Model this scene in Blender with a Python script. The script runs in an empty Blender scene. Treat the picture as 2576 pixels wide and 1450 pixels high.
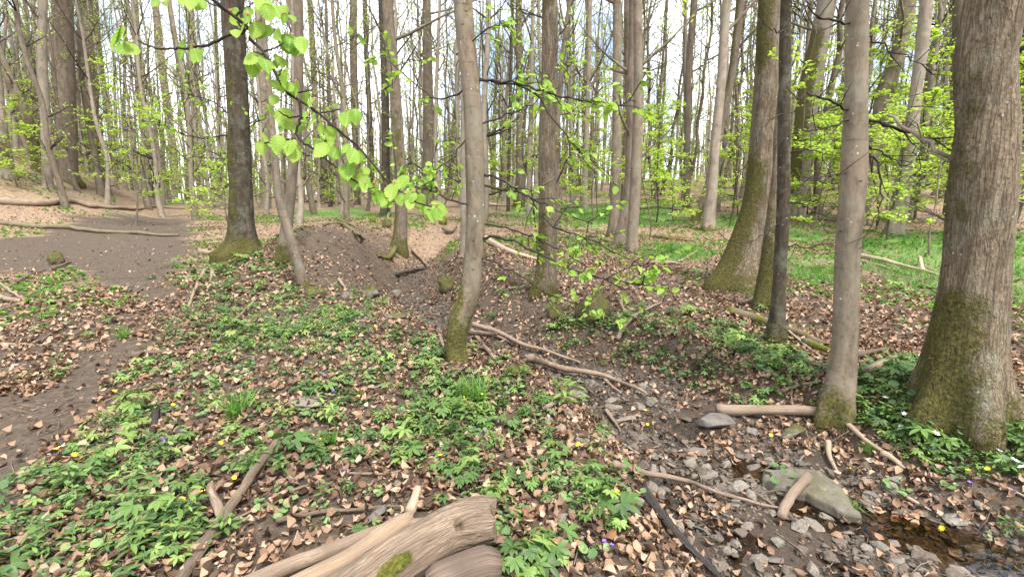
import bpy, math, numpy as np
from mathutils import Vector, Matrix, Euler

# ------------------------------------------------------------------ camera, sky, sun, exposure
sc = bpy.context.scene
COL = sc.collection
F_D, PITCH, CAMZ = 1200.0, math.radians(9.0), 1.6        # focal length in survey pixels (2575 wide), tilt, eye height
cam = bpy.data.cameras.new("camera"); camo = bpy.data.objects.new("camera", cam); COL.objects.link(camo)
cam.sensor_width = 36.0; cam.lens = 36.0 * F_D / 2575.0
cam.clip_start = 0.05; cam.clip_end = 2000
camo.location = (0, 0, CAMZ); camo.rotation_euler = (math.radians(90) - PITCH, 0, 0)
sc.camera = camo

SUN_EL, SUN_AZ = math.radians(58), math.radians(150)      # azimuth clockwise from +Y: hazy sun behind the camera, a little right
world = bpy.data.worlds.new("World"); sc.world = world; world.use_nodes = True
wn, wl = world.node_tree.nodes, world.node_tree.links
bg = wn["Background"]
sky = wn.new("ShaderNodeTexSky"); sky.sky_type = 'NISHITA'; sky.sun_disc = False
sky.sun_elevation = SUN_EL; sky.sun_rotation = SUN_AZ; sky.dust_density = 1.5
tc = wn.new("ShaderNodeTexCoord"); nz = wn.new("ShaderNodeTexNoise"); nz.inputs["Scale"].default_value = 2.6
nz.inputs["Detail"].default_value = 6; nz.inputs["Roughness"].default_value = 0.6
cr = wn.new("ShaderNodeValToRGB"); cr.color_ramp.elements[0].position = 0.40; cr.color_ramp.elements[1].position = 0.54
cr.color_ramp.elements[0].color = (0.08, 0.08, 0.08, 1)
mx = wn.new("ShaderNodeMixRGB"); mx.inputs[2].default_value = (8.6, 8.9, 9.3, 1)
wl.new(tc.outputs["Generated"], nz.inputs["Vector"]); wl.new(nz.outputs["Fac"], cr.inputs["Fac"])
wl.new(cr.outputs["Color"], mx.inputs[0]); wl.new(sky.outputs["Color"], mx.inputs[1])
wl.new(mx.outputs[0], bg.inputs["Color"]); bg.inputs["Strength"].default_value = 0.12
sun = bpy.data.lights.new("sun", 'SUN'); suno = bpy.data.objects.new("sun", sun); COL.objects.link(suno)
sun.energy = 2.6; sun.angle = math.radians(9); sun.color = (1.0, 0.95, 0.88)
sd = Vector((math.sin(SUN_AZ) * math.cos(SUN_EL), math.cos(SUN_AZ) * math.cos(SUN_EL), math.sin(SUN_EL)))
suno.rotation_euler = sd.to_track_quat('Z', 'Y').to_euler(); suno.location = sd * 50
sc.view_settings.view_transform = 'Standard'; sc.view_settings.look = 'None'
sc.view_settings.exposure = 1.62; sc.view_settings.gamma = 1.0; sc.view_settings.use_curve_mapping = False
sc.render.engine = 'CYCLES'
cy = sc.cycles
world.cycles.sampling_method = 'MANUAL'; world.cycles.sample_map_resolution = 256
cy.use_denoising = True; cy.max_bounces = 5; cy.diffuse_bounces = 2; cy.glossy_bounces = 2
cy.transmission_bounces = 4; cy.transparent_max_bounces = 6; cy.caustics_reflective = False; cy.caustics_refractive = False

# ------------------------------------------------------------------ noise and projection
def _h(ix, iy, iz, seed):
    n = (ix.astype(np.int64) * 374761393 + iy.astype(np.int64) * 668265263 + iz.astype(np.int64) * 2147483647 + seed * 1274126177) & 0xFFFFFFFF
    n = ((n ^ (n >> 13)) * 1274126177) & 0xFFFFFFFF
    n = ((n ^ (n >> 16)) * 2246822519) & 0xFFFFFFFF
    return ((n ^ (n >> 15)) & 0xFFFFFF) / float(0xFFFFFF)
def noise3(x, y, z, seed=0):
    x, y, z = np.broadcast_arrays(np.asarray(x, float), np.asarray(y, float), np.asarray(z, float))
    ix, iy, iz = np.floor(x), np.floor(y), np.floor(z)
    fx, fy, fz = x - ix, y - iy, z - iz
    fx, fy, fz = fx*fx*(3-2*fx), fy*fy*(3-2*fy), fz*fz*(3-2*fz)
    r = 0
    for a in (0, 1):
        for b in (0, 1):
            for c in (0, 1):
                r = r + _h(ix+a, iy+b, iz+c, seed) * (fx if a else 1-fx) * (fy if b else 1-fy) * (fz if c else 1-fz)
    return r * 2 - 1
def noise2(x, y, seed=0): return noise3(x, y, 0.0, seed)
def fbm2(x, y, seed=0, o=3):
    r, a = 0, 1.0
    for i in range(o):
        r = r + a * noise2(np.asarray(x) * 2**i, np.asarray(y) * 2**i, seed + i); a *= .5
    return r
def sstep(a, b, x):
    t = np.clip((x - a) / (b - a), 0, 1); return t*t*(3-2*t)
cp_, sp_ = math.cos(PITCH), math.sin(PITCH)
FWD = np.array([0, cp_, -sp_]); UPV = np.array([0, sp_, cp_]); CAM = np.array([0, 0, CAMZ])
def ray(px, py):
    a, b = (px - 1287.5) / F_D, -(py - 725.0) / F_D
    return np.array([a, cp_ + b * sp_, -sp_ + b * cp_])
def W(px, py, Y):                      # surveyed point on the vertical plane y = Y
    d = ray(px, py); return CAM + d * (Y / d[1])
def depth(P): return float(np.dot(np.asarray(P) - CAM, FWD))
def proj(P):                           # where a world point is seen, survey pixels
    P = np.asarray(P, float) - CAM
    z = P @ FWD
    return 1287.5 + P[..., 0] / z * F_D, 725.0 - (P @ UPV) / z * F_D, z

# ------------------------------------------------------------------ terrain
def base_h(x, y):
    z = np.where(y > 0, 0.055 * y, 0.03 * y)
    z = np.where(y > 60, 3.3 + 0.02 * (y - 60), z)
    d = (-x - 0.70 * y) / 1.22                                    # distance up the left hill
    z = z + np.where(d > 0, 0.80 * (np.sqrt(d*d + 9) - 3), 0) * sstep(14, 26, y) * (1 - 0.75 * sstep(30, 120, d))
    d2 = (x - 8.0) * 0.6 + (y - 11.0) * 0.5
    z = z + np.where(d2 > 0, 0.075 * (np.sqrt(d2*d2 + 4) - 2), 0) * (1 - 0.7 * sstep(40, 120, d2))
    return z
def plane_pt(px, py, off):
    d = ray(px, py); t = 0.0
    k = 0.055
    t = (CAMZ - off) / (k * d[1] - d[2]) if (k * d[1] - d[2]) > 1e-4 else 40
    return CAM + d * t
CK = [(1135,566,.12,.10,.8,.8),(1100,612,.34,.14,1.1,1.0),(1045,690,.84,.14,1.35,.9),(1032,745,.84,.17,1.15,.9),
      (1075,812,.50,.26,.8,.9),(1230,885,.42,.32,.6,.8),(1420,935,.40,.36,.55,.7),(1570,990,.40,.40,.6,.6),
      (1680,1060,.38,.46,.6,.7),(1800,1150,.36,.54,.6,.95),(1950,1260,.34,.62,.6,1.15),(2080,1370,.33,.70,.6,1.25),
      (2250,1500,.33,.78,.6,1.3),(2500,1700,.33,.85,.6,1.3)]
CKP = np.array([plane_pt(a, b, -o)[:2] for a, b, o, *_ in CK])
CKP = np.vstack([CKP, CKP[-1] + (CKP[-1] - CKP[-2]) * 3.0])
CKA = np.array([c[2:] for c in CK] + [CK[-1][2:]])
def creek(x, y):
    """signed distance to the creek line and interpolated depth, half width, banks"""
    x = np.asarray(x, float); y = np.asarray(y, float)
    best = np.full(x.shape, 1e9); sgn = np.zeros(x.shape); par = np.zeros(x.shape + (4,))
    for i in range(len(CKP) - 1):
        a, b = CKP[i], CKP[i+1]; ab = b - a; L2 = ab @ ab
        t = np.clip(((x - a[0]) * ab[0] + (y - a[1]) * ab[1]) / L2, 0, 1)
        dx, dy = x - (a[0] + ab[0]*t), y - (a[1] + ab[1]*t)
        d = np.hypot(dx, dy); m = d < best
        best = np.where(m, d, best); sgn = np.where(m, np.sign(ab[0]*dy - ab[1]*dx), sgn)
        p = CKA[i] * (1 - t[..., None]) + CKA[i+1] * t[..., None]
        par = np.where(m[..., None], p, par)
    return best, sgn, par                  # sgn > 0: bank away from the camera side (right bank)
POOLS = [(1745,1082,.30,.20),(1640,1305,.26,.16),(2240,1335,.26,.20),(2400,1385,.26,.20),(2540,1430,.30,.22),(1880,1190,.20,.12),(1700,1215,.2,.1),(2060,1290,.2,.13)]
POOLW = [(*plane_pt(a, b, -.38)[:2], r1, r2) for a, b, r1, r2 in POOLS]
def bed_f(x, y):
    d, s, p = creek(x, y)
    d = d + 0.10 * noise2(x * 1.7, y * 1.7, 5) + 0.05 * noise2(x*5, y*5, 6)
    bw = np.where(s > 0, p[..., 3], p[..., 2])
    f = 1 - sstep(0, 1, (d - p[..., 1]) / bw)
    return f, p[..., 0], d, s, p
def h(x, y):
    x = np.asarray(x, float); y = np.asarray(y, float)
    z = base_h(x, y)
    z = z + 0.72 * np.exp(-(((x + 4.2) / 1.25)**2 + ((y - 10.2) / 2.5)**2))
    z = z + 0.28 * np.exp(-(((x + 0.6) / .8)**2 + ((y - 9.6) / 1.8)**2))            # low right lip of the gully          # crest of the eroded bank
    z = z + 0.12 * np.exp(-(((x + 1.4) / 1.2)**2 + ((y - 5.0) / 1.1)**2))           # green mound
    z = z - 0.10 * np.exp(-(((x + 3.6) / .9)**2 + ((y - 3.4) / 1.6)**2))            # trodden path
    z = z + 0.14 * np.exp(-(((x - 3.6) / .9)**2 + ((y - 3.6) / .9)**2))             # ground heaped at the big tree
    f, dep, *_ = bed_f(x, y)
    z = z - dep * f
    near = 1 - sstep(14, 40, np.hypot(x, y))
    z = z + near * (0.035 * fbm2(x * 1.3, y * 1.3, 11) * (1 - f) + 0.018 * fbm2(x * 4, y * 4, 12) + 0.012 * noise2(x * 11, y * 11, 13))
    z = z + (1 - near) * 0.25 * noise2(x * .12, y * .12, 14)
    for a, b, r1, r2 in POOLW:
        z = z - 0.07 * np.exp(-(((x - a) / r1)**2 + ((y - b) / r2)**2) * 1.2) * f
    return z
def H1(x, y): return float(h(np.array([x]), np.array([y]))[0])
_n = 480; _u = np.linspace(-1, 1, _n); _b = 6.0
GX = 0.3 + 300 * np.sinh(_b * _u) / math.sinh(_b); GY = 4.5 + 300 * np.sinh(_b * _u) / math.sinh(_b)
_X, _Y = np.meshgrid(GX, GY); GZ = h(_X.ravel(), _Y.ravel()).reshape(_n, _n)
def hf(x, y):                          # height of the built ground sheet
    x = np.clip(np.asarray(x, float), -290, 290); y = np.clip(np.asarray(y, float), -290, 290)
    i = np.clip(np.searchsorted(GX, x) - 1, 0, _n - 2); j = np.clip(np.searchsorted(GY, y) - 1, 0, _n - 2)
    a = (x - GX[i]) / (GX[i+1] - GX[i]); b = (y - GY[j]) / (GY[j+1] - GY[j])
    return GZ[j, i]*(1-a)*(1-b) + GZ[j, i+1]*a*(1-b) + GZ[j+1, i]*(1-a)*b + GZ[j+1, i+1]*a*b
def Hf(x, y): return float(hf(x, y))
_ts = np.concatenate([np.linspace(.5, 8, 260), np.linspace(8.05, 30, 220), np.linspace(30.2, 160, 160)])
def G(px, py):
    d = ray(px, py); P = CAM + d * _ts[:, None]
    below = P[:, 2] < hf(P[:, 0], P[:, 1])
    k = int(np.argmax(below)) if below.any() else len(_ts) - 1
    lo, hi = _ts[max(k-1, 0)], _ts[k]
    for _ in range(2):
        tt = np.linspace(lo, hi, 24); P = CAM + d * tt[:, None]
        b = P[:, 2] < hf(P[:, 0], P[:, 1]); k = int(np.argmax(b)) if b.any() else 23
        lo, hi = tt[max(k-1, 0)], tt[k]
    return CAM + d * hi

def poly_w(pts): return np.array([G(a, b)[:2] for a, b in pts])
def in_poly(poly, x, y):
    inside = np.zeros(np.shape(x), bool); n = len(poly)
    for i in range(n):
        x1, y1 = poly[i]; x2, y2 = poly[(i+1) % n]
        c = ((y1 > y) != (y2 > y)) & (x < (x2 - x1) * (y - y1) / (y2 - y1 + 1e-12) + x1)
        inside ^= c
    return inside
DIRT = [poly_w(p) for p in (
    [(-300,980),(0,960),(60,985),(150,955),(230,895),(300,855),(345,880),(262,950),(200,1030),(160,1090),(140,1180),(70,1255),(0,1285),(-300,1400)],
    [(-250,610),(100,592),(180,550),(300,542),(470,537),(492,580),(482,640),(440,690),(452,735),(380,755),(300,715),(200,675),(100,685),(-200,690)])]
GULLY = [poly_w([(735,600),(785,560),(880,562),(960,590),(990,640),(1012,690),(965,745),(880,742),(820,722),(770,695),(740,645)])]
GREEN = [poly_w(p) for p in (
    [(440,760),(560,650),(700,660),(800,765),(950,805),(1120,860),(1160,950),(1330,1000),(1360,1080),(1290,1130),(1250,1200),(1400,1250),(1360,1310),(1000,1180),(800,1150),(760,1280),(560,1430),(330,1520),(-150,1520),(-100,1310),(150,1185),(250,1150),(330,1000),(300,900)],
    [(1240,1300),(1420,1180),(1560,1250),(1600,1330),(1500,1400),(1420,1450),(1300,1540),(1240,1540)],
    [(1180,775),(1400,790),(1600,795),(1780,780),(1950,830),(2000,900),(2110,960),(1900,1012),(1740,985),(1600,935),(1400,870),(1200,805)],
    [(2110,1010),(2200,920),(2300,880),(2440,980),(2650,990),(2900,1280),(2600,1340),(2430,1230),(2220,1120)])]
LUSH = [poly_w(p) for p in (
    [(2120,1010),(2200,930),(2300,900),(2440,1000),(2650,1010),(2800,1260),(2600,1290),(2420,1190),(2230,1095)],
    [(1060,990),(1290,990),(1360,1070),(1250,1120),(1080,1080)], [(1260,1310),(1400,1290),(1420,1540),(1260,1540)],
    [(300,1280),(520,1270),(560,1400),(330,1520),(-60,1520),(-60,1330)], [(440,790),(560,760),(800,790),(980,840),(860,900),(560,880),(420,850)],
    [(1350,820),(1600,810),(1800,830),(1990,910),(2100,965),(1900,1000),(1740,965),(1600,915),(1450,860)])]
GRASS = [poly_w(p) for p in (
    [(2170,605),(2300,592),(2640,590),(2700,770),(2480,765),(2250,720),(2180,665)],
    [(1645,612),(1760,608),(1770,650),(1690,668),(1640,650)], [(1290,500),(1400,512),(1700,512),(1720,562),(1500,570),(1400,545),(1290,562)],
    [(1985,640),(2100,640),(2110,720),(2000,700)],[(1985,575),(2110,580),(2090,612),(1980,612)],
    [(0,455),(250,452),(560,455),(560,500),(300,512),(250,508),(0,495)], [(700,530),(900,520),(960,545),(800,548)],[(1780,540),(1860,545),(1880,580),(1800,575)])]
def region(polys, x, y, fuzz=.12, seed=31):
    k = fuzz * (1 + 0.06 * np.hypot(x, y)**1.2)
    xx = x + k * fbm2(x * 1.6, y * 1.6, seed); yy = y + k * fbm2(x * 1.6, y * 1.6, seed + 7)
    m = np.zeros(np.shape(x), bool)
    for p in polys: m |= in_poly(p, xx, yy)
    return m.astype(float)

# ------------------------------------------------------------------ mesh helpers
def mk_mesh(name, V, T=None, Q=None, attrs=None, smooth=True):
    me = bpy.data.meshes.new(name)
    V = np.asarray(V, np.float32)
    T = np.zeros((0, 3), np.int32) if T is None or len(T) == 0 else np.asarray(T, np.int32)
    Q = np.zeros((0, 4), np.int32) if Q is None or len(Q) == 0 else np.asarray(Q, np.int32)
    me.vertices.add(len(V)); me.vertices.foreach_set("co", V.ravel())
    nl = T.size + Q.size; me.loops.add(nl); me.polygons.add(len(T) + len(Q))
    me.loops.foreach_set("vertex_index", np.concatenate([T.ravel(), Q.ravel()]).astype(np.int32))
    tot = np.concatenate([np.full(len(T), 3), np.full(len(Q), 4)]).astype(np.int32)
    st = np.concatenate([[0], np.cumsum(tot)[:-1]]).astype(np.int32) if len(tot) else tot
    me.polygons.foreach_set("loop_start", st); me.polygons.foreach_set("loop_total", tot)
    me.polygons.foreach_set("use_smooth", np.full(len(tot), smooth, bool))
    for k, a in (attrs or {}).items():
        at = me.attributes.new(k, 'FLOAT', 'POINT'); at.data.foreach_set("value", np.asarray(a, np.float32))
    me.update(calc_edges=True)
    return me
class Acc:
    def __init__(s): s.V, s.T, s.Q, s.n, s.A = [], [], [], 0, {}
    def add(s, V, T=None, Q=None, **at):
        V = np.asarray(V, float)
        if T is not None and len(T): s.T.append(np.asarray(T) + s.n)
        if Q is not None and len(Q): s.Q.append(np.asarray(Q) + s.n)
        s.V.append(V); s.n += len(V)
        for k, v in at.items(): s.A.setdefault(k, []).append(np.broadcast_to(np.asarray(v, float), (len(V),)))
        return s
    def mesh(s, name, smooth=True):
        return mk_mesh(name, np.vstack(s.V), np.vstack(s.T) if s.T else None, np.vstack(s.Q) if s.Q else None,
                       {k: np.concatenate(v) for k, v in s.A.items()}, smooth)
def scatter(proto, pos, rot, scale, rnd):
    """many copies of a small shape as one array: proto (V,T,Q), pos Nx3, rot Nx3x3, scale N"""
    V, T, Q = proto; V = np.asarray(V, float); N, k = len(pos), len(V)
    if N == 0: return None
    out = np.einsum('nij,kj->nki', rot, V) * np.asarray(scale)[:, None, None] + np.asarray(pos)[:, None, :]
    off = (np.arange(N) * k)[:, None, None]
    TT = (np.asarray(T)[None] + off).reshape(-1, 3) if T is not None and len(T) else None
    QQ = (np.asarray(Q)[None] + off).reshape(-1, 4) if Q is not None and len(Q) else None
    return out.reshape(-1, 3), TT, QQ, np.repeat(rnd, k)
def rotm(rx, ry, rz):
    rx, ry, rz = np.broadcast_arrays(np.asarray(rx, float), np.asarray(ry, float), np.asarray(rz, float))
    cx, sx, cy_, sy, cz, sz = np.cos(rx), np.sin(rx), np.cos(ry), np.sin(ry), np.cos(rz), np.sin(rz)
    M = np.empty(rx.shape + (3, 3))
    M[..., 0, 0] = cz*cy_; M[..., 0, 1] = cz*sy*sx - sz*cx; M[..., 0, 2] = cz*sy*cx + sz*sx
    M[..., 1, 0] = sz*cy_; M[..., 1, 1] = sz*sy*sx + cz*cx; M[..., 1, 2] = sz*sy*cx - cz*sx
    M[..., 2, 0] = -sy;    M[..., 2, 1] = cy_*sx;           M[..., 2, 2] = cy_*cx
    return M
def resample(P, n):
    """Catmull-Rom through control rows (position and any further columns), n rows out"""
    P = np.asarray(P, float); m = len(P)
    if m == 2:
        t = np.linspace(0, 1, n)[:, None]; return P[0] * (1-t) + P[1] * t
    E = np.vstack([2*P[0] - P[1], P, 2*P[-1] - P[-2]])
    L = np.concatenate([[0], np.cumsum(np.linalg.norm(np.diff(P[:, :3], axis=0), axis=1))])
    s = np.interp(np.linspace(0, L[-1], n), L, np.arange(m)); i = np.minimum(s.astype(int), m - 2); t = (s - i)[:, None]
    p0, p1, p2, p3 = E[i], E[i+1], E[i+2], E[i+3]
    return .5 * (2*p1 + (p2-p0)*t + (2*p0-5*p1+4*p2-p3)*t*t + (3*p1-p0-3*p2+p3)*t**3)
def frames(P):
    if len(P) <= 3:                    # short twigs: one frame for all
        d = P[-1] - P[0]; d = d / (math.sqrt(d @ d) + 1e-12)
        a = (0., d[2], -d[1]) if abs(d[0]) < .8 else (-d[2], 0., d[0])
        l = math.sqrt(a[0]*a[0] + a[1]*a[1] + a[2]*a[2]) + 1e-12; n = np.array(a) / l
        b = np.array([d[1]*n[2] - d[2]*n[1], d[2]*n[0] - d[0]*n[2], d[0]*n[1] - d[1]*n[0]])
        return np.tile(d, (len(P), 1)), np.tile(n, (len(P), 1)), np.tile(b, (len(P), 1))
    T = np.gradient(P, axis=0); T /= np.linalg.norm(T, axis=1)[:, None] + 1e-12
    a = np.array([1., 0, 0]) if abs(T[0, 0]) < .8 else np.array([0, 1., 0])
    N = np.zeros_like(P); v = a - T[0] * (a @ T[0]); N[0] = v / np.linalg.norm(v)
    for i in range(1, len(P)):
        v = N[i-1] - T[i] * (N[i-1] @ T[i]); N[i] = v / (np.linalg.norm(v) + 1e-12)
    return T, N, np.cross(T, N)
def tube(P, r, sides, cap=True, mul=None):
    """P nx3, r n; mul n x sides radial multiplier"""
    P = np.asarray(P, float); n = len(P); T, N, B = frames(P)
    th = np.arange(sides) * 2 * math.pi / sides
    R = np.asarray(r, float)[:, None] * (np.ones((n, sides)) if mul is None else mul)
    V = P[:, None, :] + R[..., None] * (np.cos(th)[None, :, None] * N[:, None, :] + np.sin(th)[None, :, None] * B[:, None, :])
    V = V.reshape(-1, 3)
    i = np.arange(n - 1)[:, None] * sides; j = np.arange(sides)[None]; j2 = (j + 1) % sides
    Q = np.stack([i + j, i + j2, i + sides + j2, i + sides + j], -1).reshape(-1, 4)
    Tt = None
    if cap:
        V = np.vstack([V, P[0], P[-1]]); k = n * sides; jj = np.arange(sides); j3 = (jj + 1) % sides
        Tt = np.vstack([np.stack([np.full(sides, k), j3, jj], -1), np.stack([np.full(sides, k+1), (n-1)*sides + jj, (n-1)*sides + j3], -1)])
    return V, Tt, Q

# ------------------------------------------------------------------ object helpers
def link(name, me, mat=None, parent=None):
    o = bpy.data.objects.new(name, me); COL.objects.link(o)
    if mat is not None and me is not None and not me.materials: me.materials.append(mat)
    if parent is not None: o.parent = parent
    return o
def tag(o, label, cat, group=None, kind=None):
    o["label"] = label; o["category"] = cat
    if group: o["group"] = group
    if kind: o["kind"] = kind
    return o
def empty(name, loc, rz=0.0):
    o = bpy.data.objects.new(name, None); COL.objects.link(o); o.location = loc; o.rotation_euler = (0, 0, rz); o.empty_display_size = .1
    return o
def dup(root, loc, rz=0.0, s=1.0):
    def cp(o, par):
        c = o.copy(); COL.objects.link(c); c.parent = par
        for ch in o.children: cp(ch, c)
        return c
    r = cp(root, None); r.location = loc; r.rotation_euler = (0, 0, rz); r.scale = (s, s, s)
    return r

# ------------------------------------------------------------------ materials
class NT:
    def __init__(s, name):
        s.m = bpy.data.materials.new(name); s.m.use_nodes = True; s.t = s.m.node_tree; s.t.nodes.clear()
        s.out = s.t.nodes.new("ShaderNodeOutputMaterial")
    def n(s, typ, ins=None, **props):
        nd = s.t.nodes.new("ShaderNode" + typ)
        for k, v in props.items(): setattr(nd, k, v)
        for k, v in (ins or {}).items(): s.set(nd.inputs[k], v)
        return nd
    def set(s, sock, v):
        if isinstance(v, bpy.types.NodeSocket): s.t.links.new(v, sock)
        elif hasattr(v, "outputs"): s.t.links.new(v.outputs[0], sock)
        else:
            if sock.type == 'RGBA' and len(v) == 3: v = (*v, 1)
            sock.default_value = v
    def ramp(s, fac, stops, interp='LINEAR'):
        nd = s.n("ValToRGB", {"Fac": fac}); r = nd.color_ramp; r.interpolation = interp
        while len(r.elements) < len(stops): r.elements.new(.5)
        for e, (p, c) in zip(r.elements, stops): e.position = p; e.color = (*c, 1) if len(c) == 3 else c
        return nd.outputs[0]
    def mix(s, f, a, b, blend='MIX'):
        return s.n("MixRGB", {0: f, 1: a, 2: b}, blend_type=blend).outputs[0]
    def math(s, op, a, b=0.0, c=0.0, clamp=False):
        nd = s.n("Math", {0: a, 1: b, 2: c}, operation=op); nd.use_clamp = clamp; return nd.outputs[0]
    def coords(s, scale=(1, 1, 1), per_obj=True):
        v = s.n("TexCoord").outputs["Object"]
        if per_obj:
            r = s.n("ObjectInfo").outputs["Random"]
            v = s.n("VectorMath", {0: v, 1: s.n("VectorMath", {0: (17.3, 9.1, 5.7), "Scale": r}, operation='SCALE').outputs[0]}, operation='ADD').outputs[0]
        return s.n("Mapping", {"Vector": v, "Scale": scale}).outputs[0]
    def noise(s, vec, scale, detail=4, rough=.55, dist=0.0):
        return s.n("TexNoise", {"Vector": vec, "Scale": scale, "Detail": detail, "Roughness": rough, "Distortion": dist}).outputs["Fac"]
    def attr(s, name): return s.n("Attribute", attribute_name=name).outputs["Fac"]
    def bump(s, height, strength, dist): return s.n("Bump", {"Height": height, "Strength": strength, "Distance": dist}).outputs[0]
    def bsdf(s, col, rough=.8, normal=None, spec=.3, **kw):
        ins = {"Base Color": col, "Roughness": rough, "Specular IOR Level": spec}
        if normal is not None: ins["Normal"] = normal
        ins.update(kw)
        b = s.n("BsdfPrincipled", ins); s.t.links.new(b.outputs[0], s.out.inputs[0]); return b
    def rnd(s):                        # per-piece random: stored on joined pieces, the object's own on single ones
        return s.math('FRACT', s.math('ADD', s.attr("rnd"), s.n("ObjectInfo").outputs["Random"]))

def bark(name, cols, stretch=.25, scale=9, bump=.5, lichen=0.0, ridge=False, spots=.0):
    k = NT(name); v = k.coords((1, 1, stretch)); v1 = k.coords((1, 1, 1))
    n1 = k.noise(v, scale, 6, .65, .6); n2 = k.noise(v1, 2.2, 3); n3 = k.noise(v, scale * 5, 4, .7)
    c = k.ramp(n1, [(.28, cols[0]), (.5, cols[1]), (.72, cols[2])])
    c = k.mix(k.math('MULTIPLY', k.ramp(n2, [(.4, (0, 0, 0)), (.65, (1, 1, 1))]), .55), c, cols[3])
    c = k.mix(k.ramp(n3, [(.50, (0, 0, 0)), (.68, (.6, .6, .6))]), c, cols[0])
    c = k.mix(k.ramp(k.noise(v1, 55, 3, .7), [(.60, (0, 0, 0)), (.72, (.7, .7, .7))]), c, cols[2])
    hgt = k.math('ADD', n1, k.math('MULTIPLY', n3, .5))
    if ridge:
        rn = k.noise(k.coords((1, 1, .10)), 34, 3, .55, .5)
        rw = k.ramp(k.math('ABSOLUTE', k.math('SUBTRACT', rn, .5)), [(.0, (0, 0, 0)), (.07, (1, 1, 1))])
        gr_ = k.noise(k.coords((1, 1, .6)), 75, 3, .7)
        c = k.mix(.5, c, k.mix(rw, cols[0], c)); c = k.mix(k.ramp(gr_, [(.45, (0, 0, 0)), (.7, (.75, .75, .75))]), c, cols[0])
        hgt = k.math('ADD', hgt, k.math('ADD', k.math('MULTIPLY', rw, .7), k.math('MULTIPLY', gr_, .8)))
    else:                              # faint horizontal rings of beech bark
        hb = k.noise(k.coords((.5, .5, 9)), 4, 3, .6)
        c = k.mix(k.math('MULTIPLY', k.ramp(hb, [(.60, (0, 0, 0)), (.70, (1, 1, 1))]), .45), c, cols[0])
    if lichen > 0:
        vo = k.n("TexVoronoi", {"Vector": v1, "Scale": 24.0, "Randomness": 1.0}).outputs["Distance"]
        pk = k.noise(v1, 9, 2)
        sp = k.math('MULTIPLY', k.ramp(vo, [(.10, (1, 1, 1)), (.22, (0, 0, 0))]), k.ramp(pk, [(.55, (0, 0, 0)), (.66, (1, 1, 1))]))
        c = k.mix(k.math('MULTIPLY', sp, lichen), c, (.55, .55, .48))
        gl = k.ramp(k.noise(v1, 5, 5, .7), [(.5, (0, 0, 0)), (.68, (1, 1, 1))])
        c = k.mix(k.math('MULTIPLY', gl, .35), c, (.20, .22, .17))
    sv = k.n("TexVoronoi", {"Vector": k.coords((1, 1, 2.2)), "Scale": 5.5, "Randomness": 1.0}).outputs["Distance"]
    c = k.mix(k.ramp(sv, [(.05, (.85, .85, .85)), (.11, (0, 0, 0))]), c, tuple(x * .45 for x in cols[0]))
    ms = k.math('ADD', k.attr("moss"), k.math('MULTIPLY', k.math('SUBTRACT', k.noise(v1, 7, 5, .75), .5), 1.9))
    mf = k.ramp(ms, [(.40, (0, 0, 0)), (.72, (.92, .92, .92))])
    mc = k.ramp(k.noise(v1, 45, 3), [(.3, (.030, .028, .008)), (.55, (.080, .074, .018)), (.8, (.155, .14, .032))])
    c = k.mix(mf, c, mc)
    hgt = k.math('ADD', hgt, k.math('MULTIPLY', mf, k.math('MULTIPLY', k.noise(v1, 70, 3), 1.5)))
    k.bsdf(c, .9, k.bump(hgt, bump, .02), .15)
    return k.m
BEECH = bark("bark_beech", [(0.073,0.056,0.039),(0.171,0.132,0.094),(0.244,0.195,0.142),(0.132,0.122,0.088)], .45, 6, .35, .9)
BROWN = bark("bark_brown", [(0.054,0.040,0.030),(0.148,0.112,0.083),(0.224,0.175,0.130),(0.116,0.094,0.072)], .3, 8, .55, .35)
RIDGE = bark("bark_ridged", [(0.063,0.045,0.029),(0.192,0.147,0.099),(0.295,0.232,0.158),(0.170,0.139,0.091)], .22, 12, .75, .5, True)
DARK = bark("bark_dark", [(0.016,0.012,0.008),(0.055,0.042,0.029),(0.111,0.086,0.061),(0.049,0.042,0.027)], .3, 12, .9, .5)
PALE = bark("bark_pale", [(0.110,0.087,0.067),(0.239,0.193,0.152),(0.322,0.271,0.216),(0.193,0.170,0.133)], .5, 6, .3, .6)
TWIG = bark("bark_twig", [(.018,.014,.012),(.04,.032,.026),(.075,.06,.048),(.035,.03,.025)], .3, 30, .3)

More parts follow.
